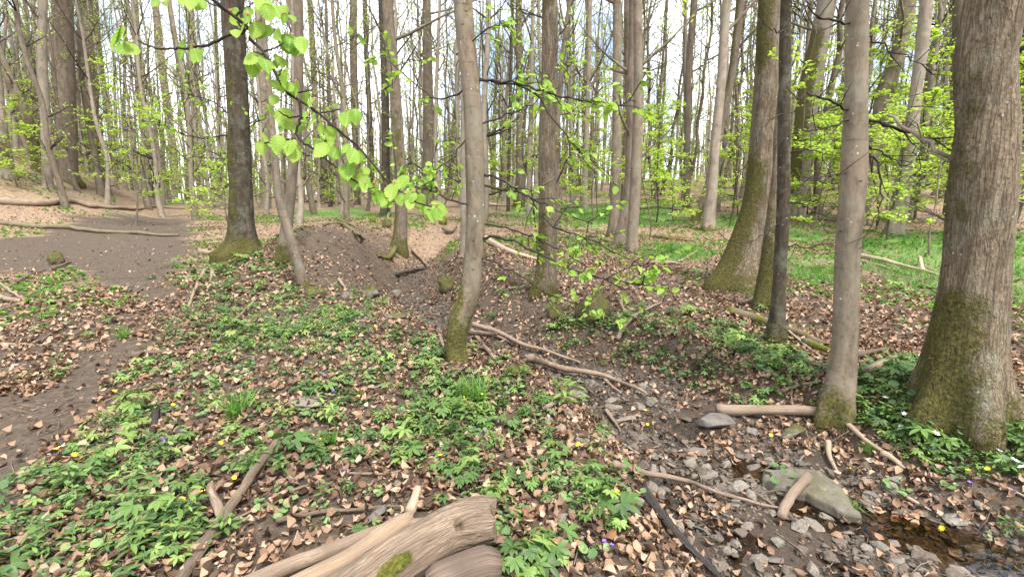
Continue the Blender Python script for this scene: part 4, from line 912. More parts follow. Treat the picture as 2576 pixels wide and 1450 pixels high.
stick("stick", "stick along the foot of the littered hump beside bare soil", [(0,873),(71,873),(227,879),(249,880)], 7, W_PINK, seed=12)
stick("stick", "short dark stick leaning on the littered hump", [(103,866),(135,838),(178,813)], 5, W_BROWN, seed=13)
stick("stick", "knobbly root-like stick on the near side of the bare path patch", [(46,713),(75,696),(114,682)], 8, W_BROWN, seed=14)
stick("stick", "short brown stick touching the mossy stub on the path", [(135,681),(178,660)], 9, W_BROWN, seed=15)
stick("log_piece", "short cut log piece at the roots of the dark mossy trunk", [(504,639),(545,643),(593,648)], 14, W_PINK, "log", .2, seed=16)
stick("charred_piece", "blackened charred wood piece among the mound plants", [(543,777),(570,798),(597,820)], 14, W_WET, "branch", seed=17)
P16 = gpts([(699,1148),(644,1212),(604,1268),(575,1304),(533,1361),(472,1446),(440,1500)]); P16[:, 2] += np.array([.10,.075,.055,.045,.035,.02,.02])
o_ = stick("dead_branch", "stout weathered dead branch with a forked stub beside the log pile", [(699,1148)], [17,19,21,23,25,27,27], W_GREY, "branch", Ps=P16, rough=.16, seed=18)
rng_ = np.random.default_rng(2); B_ = np.array(o_.location)
FP = gpts([(536,1251),(542,1283),(560,1322)]); FP[:, 2] += [.08, .06, .04]; r_ = np.array([.020, .022, .022])
V, T, Q, gu, gv, gw, ms = wood_tube(FP - B_, r_, 10, .15, rng_, 0); link("side_stub", mk_mesh("side_stub", V, T, Q, {"gu": gu, "gv": gv, "gw": gw, "moss": ms}), W_GREY, o_)
stick("bark_piece", "dark grey rotting branch piece lying upslope among brown leaves by the path", [(391,1034),(388,1080),(380,1130),(373,1169)], 14, W_WET, "branch", seed=19)
stick("stick", "grey crooked stick beside the dark rotting branch piece", [(359,1041),(341,1077),(313,1126),(281,1166)], 8, W_GREY, seed=20)
stick("stick", "short tan stick on the leaves beside the grey crooked stick", [(330,1077),(332,1112),(323,1144)], 9, W_PINK, seed=21)
stick("stick", "brown stick pointing at the violets beside the path", [(426,1108),(380,1120),(334,1134)], 7, W_BROWN, seed=22)
stick("stick", "tan stick at the path edge under the yellow flowers", [(227,1112),(212,1135),(199,1158)], 13, W_PINK, seed=23)
stick("stick", "thin stick pointing from the bare path into the plants", [(135,1212),(155,1220),(178,1228)], 7, W_GREY, seed=24)
stick("stick", "short stick in the leafy hollow below the path", [(192,1329),(228,1316),(263,1304)], 8, W_PINK, seed=25)
stick("stick", "long thin purplish stick touching the grey stone behind the log pile", [(697,1325),(750,1313),(821,1299),(892,1293),(963,1286),(1081,1288)], 10, W_GREY, seed=26, lift=1.0)
stick("stick", "brown stick crossing the litter just left of the creekside beech", [(1102,834),(1112,865),(1123,895)], 9, W_PINK, seed=27)
stick("fallen_branch", "longest peeled branch over the pebbly creek bend by the mossy-footed beech", [(1189,833),(1234,845),(1269,858),(1309,878),(1354,890),(1394,900),(1427,913),(1459,923)], 10, W_PINK, "branch", lift=2.2, seed=28)
stick("stick", "second pinkish stick tucked under the longest peeled branch", [(1189,848),(1244,853),(1289,870)], 8, W_PINK, lift=1.6, seed=29)
stick("stick", "dark stick crossing over the longest peeled branch", [(1169,863),(1244,857),(1274,850),(1334,835)], 7, W_BROWN, lift=3.5, seed=30)
stick("stick", "thick mottled stick lying down into the creek from the beech foot", [(1187,840),(1199,858),(1219,883),(1244,910),(1274,938)], 10, W_PINK, lift=1.0, seed=31)
stick("stick", "grey stick pointing at the dark root clod in the creek", [(1172,878),(1229,888),(1259,900),(1304,913)], 8, W_GREY, lift=1.2, seed=32)
o_ = stick("fallen_branch", "long brown branch along the creek reaching the upright flat stone", [(1334,928),(1369,936),(1419,948),(1469,953),(1519,960),(1557,975),(1594,988),(1627,1005)], 13, W_PINK, "branch", lift=2.2, seed=33)
fork(o_, [(1519,960),(1540,978),(1562,995)], 7, W_PINK)
stick("stick", "thin stick on the litter bank below the root clod", [(1274,950),(1300,968),(1332,985)], 6, W_BROWN, seed=34)
o_ = stick("stick", "bent forked tan stick lying beside the flat grey slab in the litter", [(1364,1038),(1394,1023),(1444,1000),(1469,998)], 9, W_PINK, seed=35)
stick("stick", "straight stick leaning down the slope beside the mossy stump", [(1552,865),(1567,835),(1594,805),(1624,785),(1664,765)], 8, W_PINK, lift=1.2, seed=36)
stick("stick", "short stick crossing the straight leaning one beside the stump", [(1559,765),(1570,790),(1577,812)], 6, W_PINK, lift=1.2, seed=37)
stick("stick", "pale stick beside the boulder topped with yellow flowers", [(1524,1038),(1544,1065),(1559,1090)], 8, W_PINK, seed=38)
stick("fallen_branch", "long slim straight branch spanning the muddy creek bed", [(1545,1202),(1625,1218),(1721,1230),(1769,1246),(1857,1274),(1957,1292)], 12, W_PINK, "branch", lift=3.0, seed=39)
P39 = gpts([(1965,1310),(1985,1275),(2030,1236)]); P39[:, 2] += [.03, .09, .12]
stick("broken_stub", "short thick rough stub leaning on the big flat slab", [(1965,1306)], [18,21,20], W_PINK, "branch", Ps=P39, rough=.2, seed=40)
o_ = stick("cut_log", "straight debarked cut log resting on the dark boulder by the pool", [(1801,1047),(1865,1049),(1945,1050),(2025,1053),(2105,1060)], 24, W_PINK, "log", lift=.9, taper=.95, rough=.09, seed=41)
stick("peeled_stick", "long pale peeled pole slanting down the right bank from the cut log", [(2065,1040),(2125,1076),(2185,1125),(2265,1174)], 12, W_PALE, seed=42, lift=1.0)
stick("stick", "short bent pale stick standing off the right bank below the cut log", [(2081,1122),(2085,1158),(2105,1198)], 11, W_PALE, seed=43, lift=.8)
o_ = stick("wet_branch", "black wet rotten branch lying in the near creek mud", [(1613,1253),(1649,1297),(1689,1349),(1733,1401),(1785,1446),(1820,1480)], 21, W_WET, "branch", lift=1.3, rough=.2, seed=44)
fork(o_, [(1649,1290),(1675,1290),(1692,1296)], 10, W_WET, up=.02)
stick("stick", "small whitish stick in the water at the tip of the big slab", [(2113,1322),(2145,1316),(2177,1308)], 7, W_GREY, seed=45, lift=1.0)
stick("stick", "thin peeled stick among the stones right of the water", [(2277,1262),(2310,1278),(2341,1292)], 7, W_PALE, seed=46, lift=1.0)
stick("mossy_log", "long mossy log lying between the slim dark trunk and the smooth beech", [(1831,792),(1900,812),(1967,832),(2020,852),(2098,884)], 23, W_MOSS, "log", .62, seed=47)
stick("mossy_log", "short mossy log tucked below the long mossy one", [(2023,872),(2060,884),(2094,893)], 20, W_MOSS, "log", .7, seed=48)
stick("fallen_branch", "brown branch pointing at the foot of the thickest trunk", [(2151,908),(2215,890),(2286,876)], 12, W_BROWN, "branch", seed=49, lift=.8)
stick("fallen_branch", "pinkish branch below the brown one, near the thickest trunk's root", [(2172,950),(2226,918),(2275,892)], 14, W_PINK, "branch", seed=50, lift=.6)
o_ = stick("fallen_pole", "bare pole with an upright stub lying in the bright grass", [(2165,653),(2226,664),(2286,678),(2363,696)], 11, W_PALE, "log", seed=51, lift=1.0)
fork(o_, [(2318,684),(2314,676),(2310,664)], 9, W_PALE, up=.12)
stick("stick", "thin stick under the bare pole in the bright grass", [(2165,660),(2230,678),(2290,697)], 6, W_PINK, seed=52)
stick("mossy_stick", "yellow-mossy thin pole left of the smooth beech at the grass edge", [(2019,675),(2060,674),(2105,679)], 9, W_MOSS, "log", .6, seed=53)
stick("stick", "whitish twig slanting from the slim dark trunk's foot", [(1977,838),(2037,888),(2087,916)], 5, W_PALE, seed=54, lift=2)
stick("stick", "straight tan stick running into the smooth beech's foot", [(2023,934),(2060,926),(2087,920)], 9, W_PINK, seed=55)
stick("stick", "lower tan stick beside violets near the smooth beech's foot", [(1966,992),(2002,977),(2066,963)], 9, W_PINK, seed=56)
stick("fallen_bough", "grey curved bough lying on the far grass between trunks", [(1607,527),(1660,523),(1742,534)], 8, W_PINK, "branch", seed=57)
stick("stick", "thin dark pole on the litter before the slender pale beech", [(1678,557),(1731,554)], 5, W_BROWN, seed=58)
stick("mossy_stick", "yellow-mossy pole lying right of the trio of trunks", [(1646,598),(1685,603),(1749,609)], 8, W_MOSS, "log", .75, seed=59)
o_ = stick("fallen_branch", "forked tan branch on the litter below the grass tussock", [(1632,665),(1689,664),(1721,669)], 8, W_PINK, "branch", seed=60)
fork(o_, [(1705,663),(1730,652),(1753,639)], 6, W_PINK, up=.05)
stick("fallen_log", "pale debarked log with mossy end behind the creekside beech", [(1222,605),(1270,633),(1350,655)], 15, W_PALE, "log", .3, seed=61)
stick("fallen_log", "distant bare log on the grass right behind the creekside beech", [(1200,516),(1240,518),(1290,519)], 8, W_PALE, "log", seed=62)
stick("fallen_branch", "pale branch sliding down into the gully below the leaning trunk", [(1038,635),(1058,655),(1079,674)], 9, W_PINK, "branch", seed=63, lift=1)
stick("stick", "dark wet stick bridging the gully stream", [(999,699),(1045,685),(1072,678)], 8, W_WET, seed=64, lift=1.2)
stick("exposed_root", "mossy exposed root snaking over the gully bank top", [(814,568),(857,564),(892,589),(917,607)], 9, W_MOSS, "root", .7, seed=65)
stick("exposed_root", "second mossy root just above the snaking one on the bank", [(850,556),(880,566),(912,584)], 7, W_MOSS, "root", .7, seed=66)
stick("exposed_root", "thick mossy root arching left from the leaning gully-edge trunk", [(998,610),(990,640),(975,655),(952,650)], 13, W_MOSS, "root", .9, seed=67, lift=1)
stick("curved_stub", "curved broken stub at the stream head in the gully", [(1116,584),(1136,588),(1148,572)], 11, W_MOSS, "branch", .3, seed=68, lift=1.0)
stick("stick", "pale stick at the foot of the bare gully slope", [(853,706),(866,726),(878,745)], 7, W_PINK, seed=69)
stick("fallen_branch", "twisted dead pole lying far behind under the close trunks", [(690,498),(760,506),(830,512),(900,514)], 6, W_BROWN, "branch", seed=70)
stick("fallen_bough", "dead bough leaning in the far wood right of the scaly ash", [(1400,541),(1430,532),(1455,523)], 5, W_BROWN, "branch", seed=71, lift=4)
stick("stick", "rotten flat chip of wood on the leafy right bank", [(2215,1150),(2240,1160),(2275,1185)], 14, W_PALE, "wood piece", .1, seed=72)
stick("stick", "pale straight stick low on the right bank leaves", [(2480,1215),(2530,1235),(2590,1265)], 8, W_PALE, seed=73)
rp = np.random.default_rng(61)
for k in range(26):                    # heap of dead sticks at the far path edge
    cx, cy = rp.uniform(478, 580), rp.uniform(494, 532); P = G(cx, cy); a = rp.uniform(0, 3.14); l = rp.uniform(.4, 1.2); d_ = np.array([math.cos(a), math.sin(a) * .6, rp.uniform(-.15, .25)]) * l / 2
    c = P + [0, 0, rp.uniform(.05, .32)]
    wood_piece("pile_stick", "dead stick in the heap of brush at the far path edge", np.array([c - d_, c + rp.normal(0, .03, 3), c + d_]), np.array([.02, .017, .01]) * rp.uniform(.6, 1.3), W_BROWN, "stick", 0, 6, .1, rp, "sticks heaped in the brush pile")
n_ = 0
while n_ < 150:                        # loose sticks anywhere on the floor
    r0 = math.sqrt(rp.uniform(1.8**2, 13**2)); a = rp.uniform(-.9, .9); x, y = r0 * math.sin(a), r0 * math.cos(a)
    a = rp.uniform(0, 6.28); l = rp.uniform(.12, .55); dx, dy = math.cos(a) * l / 2, math.sin(a) * l / 2; b_ = rp.normal(0, .12 * l, 2)
    P = np.array([[x - dx, y - dy, 0], [x + b_[0], y + b_[1], 0], [x + dx, y + dy, 0]]); P[:, 2] = hf(P[:, 0], P[:, 1]) + .012 + rp.uniform(0, .03)
    r1 = rp.uniform(.003, .010); mt = [W_PINK, W_BROWN, W_GREY, W_PINK][rp.integers(4)]
    wood_piece("loose_twig", "small loose dead twig lying on the forest floor litter", P, np.array([r1, r1 * .85, r1 * .5]), mt, "twig", 0, 6, .15, rp, "loose twigs on the litter"); n_ += 1

# log pile in the foreground
def big_log():
    rng = np.random.default_rng(8)
    ctl = [(1243,1303,1240,1392,112),(1190,1313,1190,1400,122),(1134,1336,1130,1420,124),(1063,1375,1060,1460,120),(981,1425,980,1505,126),(900,1478,900,1560,124),(800,1540,800,1630,120)]
    P = np.array([W(a, b, G(c, d)[1] + .02) for a, b, c, d, _ in ctl]); r = np.array([w * .5 * depth(p) / F_D for p, (*_, w) in zip(P, ctl)])
    B = P[0].copy(); n, sides = 150, 84; R = resample(np.column_stack([P - B, r]), n); th = np.arange(sides) * 2 * math.pi / sides
    s = np.concatenate([[0], np.cumsum(np.linalg.norm(np.diff(R[:, :3], axis=0), axis=1))]); S, TH = s[:, None], th[None]
    Tn, N, Bn = frames(R[:, :3]); nrm = np.cos(th)[None, :, None] * N[:, None] + np.sin(th)[None, :, None] * Bn[:, None]
    cd = CAM - (R[:, :3] + B); cd /= np.linalg.norm(cd, axis=1)[:, None]; face = (nrm * cd[:, None]).sum(-1)
    side_ = (nrm * np.cross(Tn, cd)[:, None]).sum(-1)
    wob = .16 * noise3(S * 4, np.cos(TH), np.sin(TH), 3)
    g = lambda f, sd, l: noise3(np.cos(TH + wob) * f, np.sin(TH + wob) * f, S * l, sd)
    mul = 1 + .07 * g(1.1, 1, 2.5) + .035 * g(4, 2, 3.0) - .075 * np.maximum(0, .22 - abs(g(7, 4, 2.2))) / .22 + .016 * g(16, 5, 5) + .008 * g(30, 6, 14)
    kn = np.exp(-(((S - .165) / .035)**2 + ((side_ - .02) / .20)**2)) * (face > 0); kr = np.exp(-(((S - .165) / .075)**2 + ((side_ - .02) / .42)**2)) * (face > 0)
    mul = mul + .14 * kr - .50 * kn
    mul[0] *= .93; mul[1] *= .985; R[0, :3] += 0
    end = .06 * noise3(np.cos(th) * 2, np.sin(th) * 2, 0, 7)
    V, T, Q = tube(R[:, :3], R[:, 3], sides, True, mul)
    V[:sides] += Tn[0] * (-end * .5)[:, None] * 1.0
    ms = .95 * np.exp(-((S - .50) / .11)**2 - ((side_ + .05) / .42)**2) * sstep(-.1, .3, face)
    rr = np.repeat(R[:, 3], sides)
    # grain follows the limb and bends round the knot
    gth = TH + wob + .5 * kr * side_
    at = {"gu": np.concatenate([np.repeat(s, sides) * 1.2, [0, 1]]), "gv": np.concatenate([(np.cos(gth) * R[:, 3:4]).ravel() * 3.4, [0, 0]]), "gw": np.concatenate([(np.sin(gth) * R[:, 3:4]).ravel() * 3.4, [0, 0]]), "moss": np.concatenate([ms.ravel(), [0, 0]])}
    root = empty("weathered_log", B); tag(root, "big cracked weathered log with a knot hole, topmost on the near log pile", "log")
    link("log_body", mk_mesh("log_body", V, T, Q, at), W_GREY, root)
    return R, B
big_log()
def low_log(name, label, ctl, mat, seed, rough=.08, moss=0.0, sides=28):
    P = np.array([W(a, b, G(c, d + 22)[1]) for a, b, c, d, _ in ctl]); r = np.array([w * .54 * depth(p) / F_D for p, (*_, w) in zip(P, ctl)])
    return wood_piece(name, label, P, r, mat, "log", moss, sides, rough, np.random.default_rng(seed), None)
low_log("pile_log", "smooth curved limb with a branch scar lying behind the big weathered log", [(1075,1312,1075,1345,26),(999,1320,999,1350,28),(928,1342,928,1372,30),(857,1370,857,1400,31),(793,1395,793,1428,33),(750,1409,750,1442,36),(651,1450,651,1485,36),(560,1490,560,1520,34)], W_PINK, 3)
low_log("pile_log", "tan split log wedged between the curved limb and the big weathered log", [(1035,1303,1040,1335,40),(980,1340,985,1375,46),(900,1395,905,1425,50),(768,1460,770,1495,52),(680,1510,690,1545,50)], W_TAN, 4, .1)
low_log("sawn_log", "dark sawn log under the end of the big weathered log, cut face outwards", [(1244,1424,1240,1466,82),(1200,1436,1200,1478,84),(1150,1452,1150,1490,84),(1080,1474,1080,1510,84)], W_BROWN, 5, .05)
def ring_mat():
    k = NT("wood_cut_face"); v = k.coords(); d = k.math('ADD', k.attr("rad"), k.math('MULTIPLY', k.noise(v, 14, 4), .12))
    st = k.math('MULTIPLY', k.math('ADD', k.math('SINE', k.math('MULTIPLY', d, 75.0)), 1.0), .5)
    c = k.mix(st, (.10, .066, .042), (.21, .15, .10)); c = k.mix(k.ramp(k.noise(v, 22, 5, .7), [(.45, (0, 0, 0)), (.62, (.8, .8, .8))]), c, (.045, .03, .02))
    k.bsdf(c, .85, k.bump(k.math('ADD', st, k.noise(v, 60, 3)), .5, .004), .2); return k.m
RINGM = ring_mat()
def cut_face(o, P0, P1, r):
    P0, P1 = np.array(P0), np.array(P1); d = P0 - P1; d /= np.linalg.norm(d); a = np.array([0, 0, 1.]); u = np.cross(a, d); u /= np.linalg.norm(u); w = np.cross(d, u); n, m = 32, 8; V = [np.zeros(3)]; rad = [0.]
    for j in range(1, m + 1):
        for i in range(n):
            t = i / n * 2 * math.pi; rr = r * j / m * (1 + .04 * math.sin(3 * t + 1)); V.append((u * math.cos(t) + w * math.sin(t)) * rr); rad.append(j / m)
    T = [(0, 1 + i, 1 + (i + 1) % n) for i in range(n)]; Q = [(1 + (j - 1) * n + i, 1 + j * n + i, 1 + j * n + (i + 1) % n, 1 + (j - 1) * n + (i + 1) % n) for j in range(1, m) for i in range(n)]
    f = link("cut_face", mk_mesh("cut_face", np.array(V) + d * .006, T, Q, {"rad": np.array(rad)}), RINGM, o); return f
_o = [q for q in bpy.data.objects if q.name.startswith("sawn_log")][0]
_c = [(1244,1424,1240,1466,82),(1200,1436,1200,1478,84)]; _P = [W(a, b, G(c_, d_ + 22)[1]) for a, b, c_, d_, _ in _c]
cut_face(_o, _P[0], _P[1], 82 * .54 * depth(_P[0]) / F_D * .92)
_o = [q for q in bpy.data.objects if q.name.startswith("cut_log")][0]; _P = gpts([(1801,1047),(1865,1049)]); cut_face(_o, _P[0], _P[1], 24 * .5 * 1.1 * 1.12 * depth(_P[0]) / F_D * .95)
P_ = gpts([(1030,1300),(1042,1280),(1052,1255)]); P_[:, 2] += [.03, .05, .07]
stick("bark_stub", "short pale stub poking up behind the log pile", [(1030,1300)], [24, 24, 20], W_PALE, "branch", Ps=P_, rough=.15, seed=81)

# ------------------------------------------------------------------ stones
import bmesh
def rock_mesh(seed, flat=.5, n=16, name="stone"):
    rng = np.random.default_rng(seed); bm = bmesh.new()
    P = rng.normal(0, 1, (n, 3)); P /= np.abs(P).max(1)[:, None]**.75 * np.linalg.norm(P, axis=1)[:, None]**.25
    P *= rng.uniform(.75, 1.05, (n, 1)); P *= np.array([.5, .5 * rng.uniform(.65, .95), .5 * flat])
    for p in P: bm.verts.new(p)
    r = bmesh.ops.convex_hull(bm, input=bm.verts)
    bmesh.ops.delete(bm, geom=[g for g in set(r["geom_interior"] + r["geom_unused"]) if isinstance(g, bmesh.types.BMVert)], context='VERTS')
    bmesh.ops.dissolve_limit(bm, angle_limit=.22, verts=bm.verts[:], edges=bm.edges[:])
    bmesh.ops.bevel(bm, geom=bm.edges[:], offset=.022, segments=1, affect='EDGES', profile=.6)
    bmesh.ops.recalc_face_normals(bm, faces=bm.faces); bmesh.ops.triangulate(bm, faces=bm.faces[:])
    me = bpy.data.meshes.new(name); bm.to_mesh(me); bm.free(); return me
ROCKS = [rock_mesh(i, [.55, .35, .75, .45, .3][i % 5], 12 + i) for i in range(10)]
def rock_variant(i, mat):
    key = f"stone_{i}_{mat.name}"
    if key in bpy.data.meshes: return bpy.data.meshes[key]
    m = ROCKS[i].copy(); m.name = key; m.materials.append(mat); return m
def stone(px, py, w, hh, label, mat=STONE, i=0, rz=0.0, sink=.25, tilt=(0, 0), name="stone", group=None, asp=None):
    P = G(px, py + hh * .30); k = depth(P) / F_D; o = bpy.data.objects.new(name, rock_variant(i, mat)); COL.objects.link(o)
    sx = w * k * 1.25; fl = [.55, .35, .75, .45, .3][i % 5]; sz = max(hh * k / fl * .75, sx * .35)
    o.scale = (sx, sx * (asp or .85), sz); o.location = P + np.array([0, sx * .12, sz * fl * (.5 - sink)]); o.rotation_euler = (tilt[0], tilt[1], rz)
    tag(o, label, "stone", group); return o
q4 = lambda cx, cy: (1545 + cx / 2.501, 965.6 + cy / 2.501); q3 = lambda cx, cy: (1287.5 + cx / 2.815, 934.7 + cy / 2.815); q6 = lambda cx, cy: (643.8 + cx / 2.815, 450.6 + cy / 2.815)
stone(*q4(640, 225), 82, 50, "big dark boulder under the left end of the cut log", STONE_D, 3, .2, name="boulder")
stone(*q4(1120, 295), 88, 52, "moss-capped boulder just below the cut log", STONE_M, 0, .5, name="boulder")
stone(*q4(235, 118), 30, 44, "upright flat grey stone at the end of the long creek branch", STONE, 1, .3, .1, (1.1, .2))
stone(*q3(430, 160), 60, 26, "broad flat grey stone lying in the litter above the creek bend", STONE, 3, .1)
stone(*q3(640, 370), 30, 36, "mossy-faced upright stone in the litter beside the creek", STONE_M, 2, .4)
stone(*q3(800, 335), 56, 36, "rounded boulder with a yellow-flowered plant growing over it", STONE, 0, .1, name="boulder")
stone(*q3(340, 402), 34, 24, "roundish grey stone in the litter beside the mound plants", STONE, 2, .7)
stone(*q3(350, 1040), 40, 36, "pyramid-shaped grey stone among brown leaves near the muddy pool", STONE, 2, .2)
stone(*q4(880, 548), 54, 44, "dark stone tucked under the upper end of the big slab", STONE_D, 4, .5)
stone(*q4(2175, 850), 66, 28, "flat oval stone on the mud right of the water", STONE, 4, .1)
stone(*q4(2290, 1045), 46, 38, "blocky squared stone standing in the near stream", STONE, 2, .15)
stone(924, 1311, 86, 40, "dark grey stone leaning on the log pile", STONE_D, 0, .4, .1, (0, -.35))
stone(*q6(985, 800), 26, 22, "rounded stone in the gully stream", STONE, 2, .3)
stone(*q6(990, 965), 46, 24, "mossy flat stone where the gully opens to the mound", STONE_M, 3, .1)
stone(*q6(760, 992), 42, 16, "low grey stone half buried in the mound plants before the gully", STONE, 3, .2)
stone(1490 / 1.0, 1085, 20, 16, "small stone beside the pale stick in the litter", STONE, 5, .9)
stone(*q6(1230, 0), 1, 1, "tiny stone", STONE, 5) if False else None
STL = [(520,425,56,26,3),(485,495,36,36,2),(305,540,32,20,4),(35,380,28,20,2),(355,500,24,16,3),(730,510,32,20,0),(980,485,32,32,2),(1060,500,36,24,0),(1180,490,32,24,5),(780,640,52,30,3),(860,695,32,32,2),(990,705,24,24,7),(930,690,24,16,5),(590,585,32,16,3),
       (780,745,40,16,3),(1330,845,38,36,2),(1520,625,34,28,0),(1580,605,36,22,3),(1740,645,56,34,0),(1760,590,32,28,5),(1615,695,32,32,2),(2320,755,40,24,0),(2180,1075,36,22,3),(1680,1015,38,22,4),(990,1105,56,26,0),(1040,985,36,24,2),(1250,1165,36,46,2),(2200,1185,46,34,0),
       (410,1192,38,22,0),(150,735,30,34,2),(1190,895,60,20,3),(1270,885,52,24,3),(1380,1110,24,24,2),(1850,805,32,20,3),(430,330,30,20,5),(880,300,36,28,0),(2050,880,30,18,3),(1480,940,30,16,4),(640,1130,26,18,5),(760,1060,22,16,7),(1560,1080,30,22,0),(1800,1120,34,24,2),(1940,1160,30,24,5),(2430,1100,40,26,0),(2500,980,30,20,3)]
for j, (cx, cy, w, hh, i) in enumerate(STL):
    px, py = q4(cx, cy); stone(px, py, w, hh, "angular grey stone bigger than the gravel around it in the creek bed", STONE if j % 4 else STONE_D, i % 10, j * .77, group="larger loose creek stones")
for cx, cy, w, hh, i in [(660,472,44,28,0),(770,512,32,22,5),(500,480,34,22,3),(960,600,22,14,3),(1120,652,28,18,0),(860,700,34,24,2),(540,440,24,18,5),(700,440,28,16,3),(900,240,36,22,3),(720,250,40,16,3),(400,290,30,20,8),(930,100,30,18,2),(1000,90,20,14,5),(700,200,34,14,3),(250,340,26,22,2)]:
    px, py = q3(cx, cy); stone(px, py, w, hh, "angular grey stone bigger than the gravel around it in the creek bed", STONE, i, cx * .1, group="larger loose creek stones")
for j, (cx, cy, w) in enumerate([(350,205,80),(880,90,40),(1100,100,30),(790,330,34),(760,350,30),(470,620,36),(550,620,30),(990,810,40),(1100,960,26),(270,490,24),(210,420,24),(500,1240,34)]):
    px, py = 643.8 + cx / 2.815, 934.7 + cy / 2.815; stone(px, py, w, w * .45, "flat grey stone showing between the plants of the green mound", STONE, [3, 0, 1, 5][j % 4], j * .6, .35, group="stones showing on the mound")
def slab():
    D = [(1919,1184),(1975,1176),(2060,1180),(2105,1215),(2137,1253),(2160,1288),(2166,1304),(2105,1286),(2060,1262),(2025,1244),(1960,1226),(1919,1212)]
    C = G(2045, 1245); zc = C[2] + .055
    top = []
    for a, b in D:
        d = ray(a, b); nrm = np.array([-.12, -.16, 1.0]); nrm /= np.linalg.norm(nrm); t = ((np.array([C[0], C[1], zc]) - CAM) @ nrm) / (d @ nrm); top.append(CAM + d * t)
    top = np.array(top); top = np.vstack([top * (1 - t) + np.roll(top, -1, 0) * t for t in (0, .25, .5, .75)]).reshape(4, -1, 3).transpose(1, 0, 2).reshape(-1, 3); n = len(top); c = top.mean(0); rng = np.random.default_rng(3)
    rings = []
    for sc_, dz, am in [(1.0, -.11, .0), (1.02, -.04, .012), (1.0, -.006, .008), (.95, .004, 0), (.7, .010, 0), (.4, .012, 0), (.15, .012, 0)]:
        p = c + (top - c) * sc_; p = p + np.array([0, 0, dz]); p += noise3(p[:, 0] * 14, p[:, 1] * 14, p[:, 2] * 14, 5)[:, None] * np.array([.014, .014, .012]); rings.append(p)
    V = np.vstack(rings + [[c + [0, 0, .012]]]); i = np.arange(len(rings) - 1)[:, None] * n; j = np.arange(n)[None]; j2 = (j + 1) % n
    Q = np.stack([i + j, i + j2, i + n + j2, i + n + j], -1).reshape(-1, 4); k = (len(rings) - 1) * n; jj = np.arange(n)
    T = np.stack([k + jj, k + (jj + 1) % n, np.full(n, len(V) - 1)], -1)
    me = mk_mesh("stone_slab", V - c, T, Q, {"rnd": np.zeros(len(V))}, False); o = link("stone_slab", me, SLABM); o.location = c
    tag(o, "large flat greenish stone slab tilted into the stream", "stone")
slab()
def blob(px, py, w, hh, label, mat, name, cat, seed, rough=.25, drop=.3, freq=2.2):
    P = G(px, py + hh * .35); k = depth(P) / F_D; nu, nv = 26, 16
    th = np.arange(nu) / nu * 2 * math.pi; ph = np.linspace(0.02, math.pi - .02, nv); TH, PH = np.meshgrid(th, ph)
    d = np.stack([np.cos(TH) * np.sin(PH), np.sin(TH) * np.sin(PH), np.cos(PH)], -1)
    r = 1 + rough * noise3(d[..., 0] * freq, d[..., 1] * freq, d[..., 2] * freq, seed) + rough * .6 * noise3(d[..., 0] * freq * 3, d[..., 1] * freq * 3, d[..., 2] * freq * 3, seed + 1)
    V = (d * r[..., None] * np.array([w * k / 2, w * k / 2 * .85, hh * k / 2])).reshape(-1, 3)
    i = np.arange(nv - 1)[:, None] * nu; j = np.arange(nu)[None]; j2 = (j + 1) % nu
    Q = np.stack([i + j, i + nu + j, i + nu + j2, i + j2], -1).reshape(-1, 4)
    o = link(name, mk_mesh(name, V, None, Q, {"rnd": np.zeros(len(V)), "moss": np.ones(len(V))}), mat); o.location = P + np.array([0, w * k * .3, hh * k * .5 * (.8 - drop)])
    rng = np.random.default_rng(seed); nb = 700; pk = rng.integers(0, len(V), nb); Pp = V[pk] * rng.uniform(.97, 1.02, (nb, 1))
    bl = (np.array([(-.12, 0, 0), (.12, 0, 0), (0, .1, 1)]), np.array([(0, 1, 2)]), None)
    Vb, Tb, _, rb = scatter(bl, Pp, rotm(rng.normal(0, .6, nb), rng.normal(0, .6, nb), rng.uniform(0, 6.28, nb)), rng.uniform(.01, .022, nb) * (1 + w * k), rng.random(nb))
    m = link("moss_tufts", mk_mesh("moss_tufts", Vb, Tb, None, {"rnd": rb}), MOSSM, o); m["kind"] = "stuff"
    tag(o, label, cat); return o
blob(*q6(1350, 750), 48, 52, "bright mossy cushion overhanging the right side of the gully", MOSSM, "moss_cushion", "moss", 1)
blob(*q6(405, 805), 50, 36, "rounded mossy boulder at the foot of the bent sapling", MOSSM, "mossy_boulder", "stone", 2, .15)
o_ = blob(1497, 783, 84, 92, "old mossy stump with hanging roots past the creek bend", MOSSM, "mossy_stump", "stump", 3, .3)
blob(1396, 787, 38, 44, "small mossy hummock beside the old mossy stump", MOSSM, "moss_hummock", "moss", 4)
blob(1304, 935, 50, 32, "dark earthy root clod lying in the creek", W_BROWN, "root_clod", "root clod", 5, .35)
blob(1258, 699, 24, 24, "little mossy stump behind the creekside beech", MOSSM, "mossy_stump", "stump", 6)
blob(972, 562, 24, 32, "low mossy stump left of the leaning gully-edge trunk", MOSSM, "mossy_stump", "stump", 7)
blob(937, 552, 13, 22, "thin broken stump on the gully bank top", W_BROWN, "broken_stump", "stump", 8)
blob(1113, 556, 20, 26, "broken dark stump at the stream head", W_BROWN, "broken_stump", "stump", 9)
blob(134, 652, 32, 40, "yellow-mossy stub standing on the bare path", MOSSM, "mossy_stub", "stump", 10)
blob(1508, 900, 16, 18, "small yellow-mossy stone at the creek bank by thin roots", MOSSM, "mossy_stone", "stone", 11, .12)
blob(1520, 912, 24, 22, "mossy stone low on the far creek bank", MOSSM, "mossy_stone", "stone", 12, .12)
blob(735, 748, 30, 14, "mossy log end half sunk in the mound plants", MOSSM, "mossy_log_end", "log", 13, .15)
